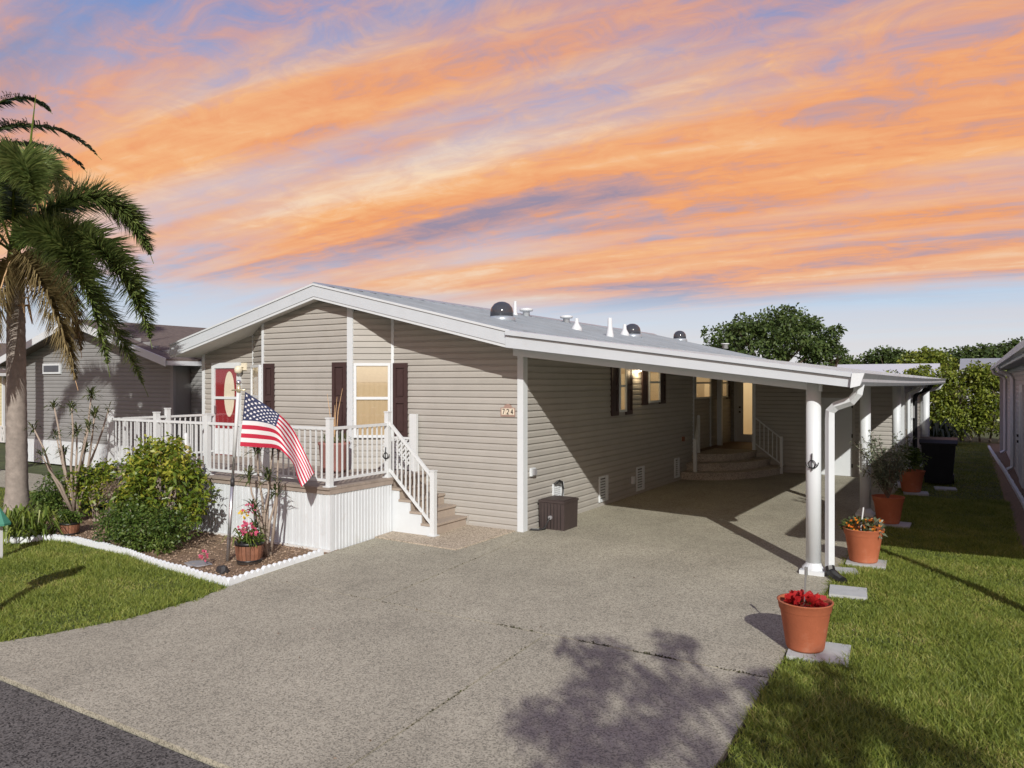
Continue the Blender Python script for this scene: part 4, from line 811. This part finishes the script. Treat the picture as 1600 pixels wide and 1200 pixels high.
def barrel(x, y, r, h, label):
    o = thing('barrel_planter', (x, y, g(y)), label, 'planter'); z = g(y)+.01; n = 20
    for k in range(n):
        a0 = 2*math.pi*(k+.06)/n; a1 = 2*math.pi*(k+.94)/n; pr = [(r*.80, 0), (r*.95, h*.5), (r, h)]; mb = MB(); v = []
        for rr, zz in pr:
            for a, q in ((a0, 1), (a1, 1), (a1, .88), (a0, .88)): v.append((x+rr*q*math.cos(a), y+rr*q*math.sin(a), z+zz))
        mb.add(v, [(0, 1, 5, 4), (4, 5, 9, 8), (8, 9, 10, 11), (3, 0, 4, 7), (7, 4, 8, 11), (1, 2, 6, 5), (5, 6, 10, 9)]); put('stave', mb, 'barrel_wood', o)
    put('hoop', MB().lathe([(r*.845, h*.10), (r*.885, h*.22)], (x, y, z), 32), 'black', o, True); put('hoop', MB().lathe([(r*1.005, h*.88), (r*1.03, h*1.02), (r*.9, h*1.02)], (x, y, z), 32), 'black', o, True)
    put('soil', MB().lathe([(r*.86, 0.01), (r*.86, h*.9)], (x, y, z), 24), 'soil', o); return o, z+h*.9
b1, zb = barrel(-2.62, -3.50, .205, .32, 'wooden half barrel planter of pink flowers beside the flagpole')
npput('strap_leaves', straps((-2.66, -3.5, zb), 46, .36, .03, .06), 'lily', b1)
P, dd = blob((-2.50, -3.52, zb+.10), (.14, .12, .10), 200, .3); npput('leaves', leafquads(P, dd+np.array([0, 0, .3]), .05, .025), 'shrub_dark', b1)
P, dd = blob((-2.56, -3.58, zb+.24), (.16, .06, .09), 64, .2); npput('pink_flowers', leafquads(P, dd, .055, .05, .1), 'pink', b1, 'stuff')
P, dd = blob((-2.72, -3.42, zb+.50), (.10, .06, .06), 26, .2); npput('pink_flowers', leafquads(P, dd, .05, .045, .1), 'pink', b1, 'stuff')
P, dd = blob((-2.93, -3.35, zb+.38), (.05, .05, .05), 20, .2); npput('yellow_flower', leafquads(P, dd, .05, .045, .1), 'yellowflower', b1, 'stuff')
b2, zb = barrel(-7.02, -3.72, .155, .22, 'small wooden half barrel planter at the far end of the mulch bed')
npput('leaves', crown((-7.02, -3.72, zb+.10), (.15, .15, .12), 22, 24, .07, .06, .03), 'shrub_dark', b2)
# little things in the mulch
def rock(p, s, m, lab, name='rock', cat='rock'):
    v = unit(RNG.normal(size=(40, 3)))*np.array(s)*(.8+.4*RNG.random((40, 1))); import bmesh
    bm = bmesh.new(); [bm.verts.new(tuple(q)) for q in v]; bmesh.ops.convex_hull(bm, input=bm.verts); bad = [q for q in bm.verts if not q.link_faces]; bmesh.ops.delete(bm, geom=bad, context='VERTS')
    me = bpy.data.meshes.new(name); bm.to_mesh(me); bm.free(); me.materials.append(M[m]); o = link(bpy.data.objects.new(name, me)); o.location = p; tag(o, lab, cat)
rock((-2.55, -4.02, -.11), (.10, .08, .07), 'dark_plastic', 'small black garden spotlight lying in the mulch near the edging corner', 'garden_rock', 'cobble')  # a dark rock lying by the edging corner
rock((-3.25, -3.90, -.135), (.24, .15, .022), 'grey_trim', 'flat grey stepping stone in the mulch', 'stepping_stone', 'stone')
P, dd = blob((-3.05, -3.95, .02), (.055, .03, .055), 26, .3); o = npput('pink_pinwheel', leafquads(P, dd, .05, .04, .0), 'pink'); tag(o, 'small pink flower ornament low over the mulch beside the flagpole', 'ornament')
# deck planter and its plants
dp = thing('deck_planter', (-3.42, -.95, DZ), 'tall rose brown planter with grasses on the deck behind the railing', 'planter')
put('pot_body', MB().lathe([(.20, 0), (.24, .05), (.27, .48), (.29, .50), (.29, .54), (.25, .54), (.24, .48)], (-3.42, -.95, DZ+.005), 28), 'pot_rose', dp, True); put('soil', MB().lathe([(.23, .4), (.23, .47)], (-3.42, -.95, DZ), 20), 'soil', dp)
npput('grass_leaves', straps((-3.42, -.95, DZ+.47), 60, .42, .014, .07), 'dracaena', dp)
ss = MB()
for a, h in ((-.08, .95), (.02, .75), (.12, 1.05), (.05, .9)): ss.tube([(-3.42+a*.3, -.95, DZ+.47), (-3.42+a, -.97, DZ+.47+h*.6), (-3.42+a*1.9, -.97, DZ+.47+h)], [.009, .007, .003], 5)
put('dry_stalks', ss, 'straw', dp)
gnm = thing('garden_statue', (-7.2, -1.3, DZ), 'small white figurine on the deck behind the railing', 'statue'); put('figure', MB().lathe([(.10, 0), (.11, .05), (.07, .2), (.09, .34), (.05, .42), (.065, .5), (.05, .57), (.005, .6)], (-7.2, -1.3, DZ+.005), 16), 'rail', gnm, True)
# birdhouse lantern at the lawn corner
bl = thing('green_lantern', (-7.6, -4.75, -.18), 'green roofed garden lantern on a white post beside the lily clump', 'lantern')
q = at(-2, 850, 11.75); put('post', MB().box(q[0]-.04, q[0]+.04, q[1]-.04, q[1]+.04, -.25, .33), 'rail', bl); put('lantern_roof', MB().lathe([(.17, .33), (.17, .36), (.05, .55), (.02, .60)], (q[0], q[1], 0), 8), 'green_paint', bl)
# ================================================================ NEIGHBOURING HOUSES
def gable_house(name, x0, x1, y0, y1, ze, za, wall, rf, label, sk=0.0, co=.13, boards=True, over=.45, trimm='white_trim'):
    o = thing(name, ((x0+x1)/2, y0, 0), label, 'house'); xm = (x0+x1)/2; sl = (za-ze)/(xm-x0)
    wl_ = put('wall', MB().prism([(x0, y0, 0), (x1, y0, 0), (x1, y0, ze), (xm, y0, za-.12), (x0, y0, ze)], (0, y1-y0, 0)), wall, o)
    if boards: siding(wl_, (x0, y0), (x1, y0), sk, za-.2, wall, gable=lambda z: ((0 if z < ze else (z-ze)/sl), (x1-x0 if z < ze else (x1-x0)-(z-ze)/sl)), co=co)
    xe0, xe1 = x0-over, x1+over; zz = lambda x: za-sl*abs(x-xm)
    r_ = put('roof', MB().prism([(xe0, y0-.5, zz(xe0)), (xe0, y0-.5, zz(xe0)-.12), (xm, y0-.5, za-.12), (xe1, y0-.5, zz(xe1)-.12), (xe1, y0-.5, zz(xe1)), (xm, y0-.5, za)], (0, y1-y0+1.0, 0)), rf, o)
    for a, b in ((xe0, xm), (xm, xe1)): put('fascia', MB().prism([(a, y0-.505, zz(a)-.2), (b, y0-.505, zz(b)-.2), (b, y0-.505, zz(b)+.015), (a, y0-.505, zz(a)+.015)], (0, -.03, 0)), trimm, r_)
    for x in (xe0, xe1): put('gutter', MB().box(x-.06, x+.06, y0-.5, y1+.5, zz(xe0)-.17, zz(xe0)-.05), trimm, r_)
    if sk: put('skirting', MB().box(x0-.02, x1+.02, y0-.035, y0-.02, 0, sk).box(x0-.02, x1+.02, y0-.05, y0-.03, sk-.09, sk), 'skirting', o)
    for x in (x0, x1): put('corner_trim', MB().box(x-.06, x+.06, y0-.03, y0+.05, sk, ze), 'grey_trim' if wall == 'grey_wall' else trimm, o)
    return o, r_
gh, gr = gable_house('grey_house', -20.4, -12.05, 1.75, 15.0, 3.28, 4.42, 'grey_wall', 'shingle', 'dark grey sided house with brown shingle roof beyond the palm', .72, .118)
for i in range(52):
    x = -20.3+i*.158; put('skirting_panel', MB().box(x, x+.154, 1.70, 1.712, .0, .63).box(x+.12, x+.154, 1.69, 1.70, 0, .63), 'skirting', gh)
ew = put('extension_wall', MB().box(-12.0, -9.5, 2.3, 12, 0, 3.25), 'grey_wall', gh); siding(ew, (-12.0, 2.3), (-9.5, 2.3), .1, 3.2, 'grey_wall', co=.118)
put('extension_roof', MB().prism([(-12.0, 2.2, 3.26), (-9.35, 2.2, 3.22), (-9.35, 2.2, 3.34), (-12.0, 2.2, 3.38)], (0, 8, 0)), 'fascia', gh)
w_ = put('window', MB().box(-18.55, -17.55, 1.68, 1.735, 2.80, 3.12), 'white_trim', gh); put('pane', MB().box(-18.48, -17.62, 1.672, 1.679, 2.86, 3.06), 'skylight', w_)
x_, y_ = -12.9, 5.5; put('roof_vent', MB().lathe([(.11, -.1), (.11, .22), (.15, .23), (.15, .32), (.02, .35)], (x_, y_, 4.42-.2726*abs(x_+16.22)), 14), 'pole_metal', gr, True)
yh, _ = gable_house('yellow_house', -37.5, -28.6, 5.2, 16, 3.1, 4.4, 'yellow_wall', 'shingle', 'pale yellow sided house with patterned block base far beyond the palm', .0, .15)
for i in range(10):
    x = -31.9+i*.36; f = put('lattice_block', MB().box(x, x+.34, 5.11, 5.16, .0, .06).box(x, x+.34, 5.11, 5.16, .62, .70).box(x, x+.05, 5.11, 5.16, .06, .62).box(x+.29, x+.34, 5.11, 5.16, .06, .62).bar((x+.05, 5.135, .06), (x+.29, 5.135, .62), .04, .05).bar((x+.05, 5.135, .62), (x+.29, 5.135, .06), .038, .05), 'lattice_grey', yh)
# right-hand neighbour: pale sided wall with eave, downspouts and a door
rn = thing('pale_house', (7.55, 10, 0), 'pale grey sided neighbouring house with downspouts along its long wall', 'house')
rw = put('wall', MB().box(7.56, 14, 3.2, 21.6, 0, 3.0), 'pale_wall', rn); 
def siding_back(parent, x, y0, y1, z0, z1, m, co=.13):
    i = 0
    while z0+i*co < z1-.02:
        zb = z0+i*co; put('siding_board', MB().prism([(x-b, y0, zb+z*co/CO) for b, z in PROF], (0, y1-y0, 0)), m, parent); i += 1
siding_back(rw, 7.56, 3.2, 21.6, .0, 2.95, 'pale_wall'); siding(rw, (7.56, 3.2), (14, 3.2), 0, 2.95, 'pale_wall', co=.13)
rr_ = put('roof', MB().prism([(7.20, -2.4, 2.98), (7.20, -2.4, 3.10), (10.8, -2.4, 3.90), (14.4, -2.4, 3.10), (14.4, -2.4, 2.98)], (0, 24.4, 0)), 'pale_blue_roof', rn)
put('fascia', MB().box(7.16, 7.198, -2.4, 22.0, 2.93, 3.09), 'fascia', rr_); put('gutter', MB().box(7.05, 7.158, -2.4, 22.0, 2.98, 3.08), 'fascia', rr_)
for y in (14.6, 20.6): put('downspout', rect_pipe([(7.10, y, 3.0), (7.14, y, 2.86), (7.42, y, 2.74), (7.47, y, 2.62), (7.47, y, .16), (7.34, y, .06)], .085), 'white_trim', rn)
put('post', MB().box(7.34, 7.48, 21.62, 21.76, 0, 2.95), 'pale_wall', rn); put('carport_post', MB().lathe([(.075, g(-1.45)-.05), (.075, 2.97)], (7.50, -1.45, 0), 16), 'white_trim', rn)
d_ = put('door', MB().box(7.50, 7.54, 10.55, 11.95, .03, 2.48), 'white_trim', rn); put('door_panel', MB().box(7.485, 7.499, 10.75, 11.75, .2, 2.3), 'fascia', d_)
for z in (1.05, 1.2): put('lock', MB().tube([(7.45, 11.85, z), (7.50, 11.85, z)], .035, 10), 'black', d_)
# far houses and rooflines behind the hedge
def far_house(name, x0, x1, y0, zt, wall, rf, label):
    o = thing(name, ((x0+x1)/2, y0, 0), label, 'house', 'houses beyond the hedge'); w2 = put('wall', MB().box(x0, x1, y0, y0+8, 0, zt-1.1), wall, o)
    put('roof', MB().prism([(x0-.5, y0-.6, zt-1.15), (x0-.5, y0+8.6, zt-1.15), (x0-.5, y0+4, zt)], (x1-x0+1, 0, 0)), rf, o)
    for x in np.arange(x0+1.2, x1-1.2, 2.6): w = put('window', MB().box(x, x+1.1, y0-.05, y0-.005, 1.2, 2.4), 'white_trim', o); put('pane', MB().box(x+.08, x+1.02, y0-.06, y0-.051, 1.28, 2.32), 'skylight', w)
far_house('far_house', 6.0, 24.0, 66, 4.7, 'pale_wall', 'pale_blue_roof', 'long low house with blue grey roof showing above the hedge')
far_house('far_house', -9.0, 3.5, 62, 4.2, 'pale_wall', 'fascia', 'low house with pale roof showing behind the carport gutter')
# ================================================================ TREES
def tree(name, base, h, rad, ncl, per, L, Wd, crad, m, label, low=-.3, cat='tree', group=None, limbs=7, tr=.18):
    o = thing(name, base, label, cat, group); b = np.array(base, float); c = b+np.array([0, 0, h-rad[2]]); t_ = MB(); fk = b+np.array([0, 0, max(.8, (h-2*rad[2])*.9)])
    t_.tube([b-np.array([0, 0, .2]), b+(fk-b)*.5+np.array([.1, .05, 0]), fk], [tr*1.3, tr, tr*.8], 10)
    for i in range(limbs):
        a = 2*math.pi*i/limbs+random.uniform(-.3, .3); e = c+np.array([rad[0]*.7*math.cos(a), rad[1]*.7*math.sin(a), rad[2]*random.uniform(-.3, .6)]); t_.tube([fk-np.array([0, 0, .1]), fk+(e-fk)*.5+np.array([0, 0, .25]), e], [tr*.55, tr*.35, tr*.1], 6)
    put('trunk', t_, 'bark', o, True); npput('crown', crown(c, rad, ncl, per, crad, L, Wd, low), m, o); return o
def gx(px, y):          # x where the sight line through column px crosses depth line y
    r = ray(px, 600); return CAM[0]+r[0]*(y-CAM[1])/r[1]
tree('oak_tree', (gx(1203, 48), 48, 0), 7.8, (5.2, 4.4, 2.6), 130, 95, .30, .17, .72, 'oak', 'broad dark green tree standing behind the far end of the metal roof', -.5, limbs=9, tr=.3)
tree('small_tree', (gx(1302, 50), 50, 0), 5.6, (1.0, 1.0, 1.0), 14, 60, .28, .10, .45, 'oak', 'thin straggly small tree just beside the broad dark green tree', -.3)
tree('round_tree', (gx(1387, 84), 84, 0), 6.2, (2.6, 2.6, 1.6), 40, 60, .4, .25, .9, 'oak', 'small round dark treetop above the blue grey far roof')
tree('round_tree', (gx(1444, 78), 78, 0), 5.6, (2.4, 2.4, 1.5), 40, 60, .4, .25, .8, 'hedge', 'small yellow green treetop beside the far roof over the hedge')
for px, y, h, r_, lab in ((1490, 125, 7.2, 6.0, 'wide dark tree clump on the horizon behind the hedge'), (1542, 120, 7.6, 2.4, 'tall dark tree on the horizon near the neighbouring eave'), (1592, 110, 7.6, 3.0, 'dark tree on the horizon above the neighbouring roof'), (1325, 115, 5.6, 3.4, 'low distant tree on the horizon over the carport gutter')):
    tree('far_tree', (gx(px, y), y, 0), h, (r_, r_*.8, h*.32), 60, 60, .6, .35, 1.2, 'oak', lab, group='trees on the horizon')
# clipped hedge at the end of the side lawn
hg = thing('hedge', (5.9, 27.5, 0), 'tall sunlit yellow green hedge closing the end of the side lawn', 'hedge'); s_ = MB(); V = []
for i in range(16): x = 2.8+i*.36; s_.tube([(x, 27.6, -.05), (x+random.uniform(-.2, .2), 27.5, 1.2), (x+random.uniform(-.4, .4), 27.2, 2.5)], [.05, .04, .015], 6)
put('stems', s_, 'bark', hg)
for cx, cz, rx, rz in ((3.6, 1.5, 1.2, 1.5), (5.0, 1.75, 1.1, 1.45), (6.2, 1.7, 1.2, 1.6), (7.3, 1.75, 1.0, 1.5), (8.4, 1.7, 1.0, 1.5), (5.8, .95, 1.6, .9), (4.6, 2.6, .6, .6), (6.8, 2.7, .6, .6)): V.append(crown((cx, 27.4, cz), (rx, .8, rz), 52, 60, .30, .15, .085, -.95))
npput('foliage', np.concatenate(V), 'hedge', hg)
dk = thing('agave', (5.2, 24.6, 0), 'dark spiky agave at the corner of the house before the hedge', 'plant'); npput('leaves', straps((5.3, 24.6, 0), 60, 1.5, .12, .12), 'palm_dark', dk)
# ---------------------------------------------------------------- palms
def bez(P, n):
    P = [np.array(p, float) for p in P]; t = np.linspace(0, 1, n)[:, None]
    if len(P) == 3: return (1-t)**2*P[0]+2*t*(1-t)*P[1]+t*t*P[2]
    return (1-t)**3*P[0]+3*t*(1-t)**2*P[1]+3*t*t*(1-t)*P[2]+t**3*P[3]
def frond(pts, L, w, n, m, parent, plume=1.0, droop=.35, start=.12):
    """rachis along pts with leaflets set round it"""
    C = bez(pts, 40); put('rachis', MB().tube(C, list(np.linspace(.028, .006, 40)), 6), 'lily' if m != 'palm_old' else 'straw', parent)
    u = start+(1-start)*RNG.random(n); idx = u*39; i0 = np.clip(idx.astype(int), 0, 38); fr = (idx-i0)[:, None]; B = C[i0]*(1-fr)+C[i0+1]*fr; T = unit(C[i0+1]-C[i0])
    S = unit(np.cross(T, np.array([0, 0, 1.0]))); U = unit(np.cross(S, T)); sg = np.where(RNG.random(n) < .5, -1.0, 1.0)[:, None]; ang = (RNG.uniform(-.9, .9, n)*plume)[:, None]
    D = unit(S*sg*np.cos(ang)+U*(np.sin(ang)+.25)+T*(.40+.35*RNG.random((n, 1)))); Ls = (L*np.sin(np.clip(u*.93+.10, 0, 1)*math.pi)**.55*(.75+.4*RNG.random(n)))[:, None]
    R = unit(np.cross(D, T)+RNG.normal(size=(n, 3))*.15); m1 = B+D*Ls*.5; t_ = B+D*Ls*.95+np.array([0, 0, -1.0])*Ls*droop
    V = np.concatenate([np.stack([B-R*w*.3, B+R*w*.3, m1+R*w*.5, m1-R*w*.5], 1), np.stack([m1-R*w*.5, m1+R*w*.5, t_, t_], 1)]); return npput('frond', V, m, parent)
PD = 15.6; pb = at(27, 800, PD); pt = at(22, 440, PD)
pal = thing('palm_tree', (pb[0], pb[1], g(pb[1])), 'foxtail palm with ringed grey trunk and bushy arching fronds', 'palm')
prof = []
for i in range(46):
    t = i/45; z = t*(pt[2]+.25); r = .205-.05*t+(.05*max(0, 1-t*9))+(.007 if i % 2 else 0); prof.append((r, z))
tk = put('trunk', MB().lathe(prof, (0, 0, 0), 20), 'trunk_grey', pal, True); 
for v in tk.data.vertices: k = (v.co.z+pb[2]+.3)/pt[2]; v.co.x += pal.location.x; v.co.y += pal.location.y; v.co.x += (pt[0]-pb[0])*k; v.co.z += pal.location.z-.05
put('crown_shaft', MB().tube([pt-np.array([0, 0, .1]), pt+np.array([0, 0, .5]), pt+np.array([.05, 0, 1.1])], [.15, .13, .06], 12), 'lily', pal, True)
put('spear_leaf', MB().tube([at(42, 300, PD), at(48, 220, PD), at(56, 148, PD)], [.03, .024, .006], 6), 'lily', pal)
o0 = pt+np.array([0, 0, .55])
def pf(mids, tip, L=.62, n=620, m='palm_leaf', plume=1.3, w=.030, dr=.08): frond([o0]+[at(a, b, PD+c) for a, b, c in mids]+[at(*tip[:2], PD+tip[2])], L*1.18, w, int(n*2.5), m, pal, plume, dr)
pf([(70, 300, .1), (190, 255, .3)], (240, 412, .5), .60, 720)
pf([(90, 325, -.5), (200, 370, -.9)], (238, 545, -1.0), .60, 720)
pf([(60, 330, -.8), (130, 360, -1.4)], (172, 590, -1.4), .58, 640, 'palm_leaf')
pf([(40, 330, .6), (150, 420, 1.2)], (232, 620, 1.3), .55, 560)
pf([(15, 260, -1.0), (30, 190, -2.0)], (60, 330, -2.6), .55, 560)
pf([(-20, 260, -.6), (-60, 200, -1.2)], (-110, 330, -1.6), .6, 500)
pf([(-40, 300, .4), (-130, 260, .6)], (-210, 440, .8), .6, 500)
pf([(-30, 340, -.8), (-110, 360, -1.2)], (-190, 560, -1.5), .6, 500)
pf([(30, 260, 1.0), (60, 200, 2.2)], (100, 330, 3.0), .6, 500)
pf([(40, 400, -.6), (75, 430, -1.0)], (122, 610, -1.0), .46, 520, 'palm_old', 1.0, .026, .5)
pf([(10, 420, -.7), (-10, 470, -1.0)], (-30, 610, -1.0), .42, 420, 'palm_old', 1.0, .026, .5)
pf([(55, 390, .3), (110, 420, .4)], (128, 560, .4), .46, 420, 'palm_old', 1.0, .026, .5)
bt = MB()
for i in range(26):
    a = random.uniform(0, 6.28); z = random.uniform(-.55, .35); bt.tube([pt+np.array([.12*math.cos(a), .12*math.sin(a), z]), pt+np.array([.26*math.cos(a), .26*math.sin(a), z+.05]), pt+np.array([.34*math.cos(a), .34*math.sin(a), z-.35])], [.03, .022, .006], 5)
put('old_leaf_bases', bt, 'straw', pal, kind='stuff')
# a taller, darker palm behind it, its crown just outside the frame
q2 = at(-75, 790, 20.0); q2[2] = -.1; c2 = at(-75, 245, 20.0)
pal2 = thing('palm_tree', tuple(q2), 'taller dark palm behind the foxtail palm, showing only stiff fronds', 'palm')
put('trunk', MB().tube([q2-np.array([0, 0, .2]), (q2+c2)/2+np.array([.1, 0, 0]), c2], [.26, .2, .18], 14), 'trunk_grey', pal2, True)
for mids, tip in (([(-30, 150, 0), (40, 130, 0)], (82, 178, 0)), ([(-30, 190, -.3), (80, 165, -.5)], (159, 250, -.6)), ([(-20, 215, .4), (90, 210, .8)], (136, 270, .8)), ([(-20, 230, .3), (80, 240, .2)], (126, 302, .2)), ([(-30, 250, -.3), (60, 270, -.4)], (100, 350, -.4)), ([(-130, 150, 0), (-200, 160, 0)], (-240, 250, 0)), ([(-130, 200, 0), (-210, 220, 0)], (-250, 330, 0)), ([(-60, 120, 1.2), (-40, 90, 2)], (-10, 160, 3)), ([(-90, 120, -1), (-100, 90, -2)], (-120, 170, -3))):
    frond([c2]+[at(a, b, 20+c) for a, b, c in mids]+[at(tip[0], tip[1], 20+tip[2])], .42, .04, 420, 'palm_dark', pal2, .45, .25)
# trees across the street, behind the viewpoint; their shade falls on the driveway and the lawn
LV = np.array(LD)
def above(x, y, h): t = h/(-LV[2]); return np.array([x, y, g(y)])-LV*t*1.0
def gpt(px, py):
    r_ = ray(px, py); t = (.04*CAM[1]-CAM[2])/(r_[2]-.04*r_[1]); return CAM+t*r_
SH = [(922, 1035), (950, 1018), (1045, 1012), (1012, 1066), (962, 1078), (1062, 1090), (905, 1118), (868, 1138), (985, 1128), (1085, 1140), (950, 1186), (1040, 1196), (1200, 1082), (1246, 1108), (1276, 1062), (1305, 1122), (1385, 1112), (1422, 1142), (1335, 1176), (1252, 1186), (1455, 1196), (900, 1240), (1060, 1270), (1380, 1270)]
cl_ = [(above(*gpt(a, b)[:2], 4.6+2.2*((k*37) % 17)/17.0), 1.0) for k, (a, b) in enumerate(SH)]
cc = np.mean([q for q, _ in cl_], 0); tb_ = (cc[0]+.3, cc[1]-.4, -.36)
stt = thing('street_tree', tb_, 'open crowned street tree standing across the road from the driveway', 'tree'); tm = MB(); fk = np.array([tb_[0], tb_[1], 3.4]); tm.tube([np.array(tb_)-np.array([0, 0, .2]), np.array([tb_[0]+.1, tb_[1], 1.6]), fk], [.17, .13, .11], 10); V = []
for q, _ in cl_:
    tm.tube([fk-np.array([0, 0, .2]), fk+(q-fk)*.5+np.array([0, 0, .3]), q], [.05, .03, .012], 6)
    for sft in range(2):
        cq = q+RNG.normal(size=3)*.15; P, dd = blob(cq, (.17, .17, .13), 46, .1); V.append(leafquads(P, dd+RNG.normal(size=dd.shape)*.5, .15*(.7+.6*RNG.random(len(P))), .08))
put('trunk', tm, 'bark', stt, True); npput('crown', np.concatenate(V), 'oak', stt)
# mailbox at the kerb and lamp post by the neighbouring front garden
mbx = thing('mailbox', (-3.35, -6.9, -.29), 'white mailbox on a post at the kerb of the front lawn', 'mailbox'); mx, my = -3.35, -6.9
put('post', MB().box(mx-.05, mx+.05, my-.05, my+.05, -.35, .82), 'rail', mbx); put('box', MB().prism([(mx-.1, my-.28, .83), (mx+.1, my-.28, .83), (mx+.1, my-.28, 1.0), (mx+.07, my-.28, 1.07), (mx, my-.28, 1.1), (mx-.07, my-.28, 1.07), (mx-.1, my-.28, 1.0)], (0, .56, 0)), 'rail', mbx); put('flag_arm', MB().box(mx+.102, mx+.112, my-.05, my+.2, .95, .98), 'cloth_red', mbx)
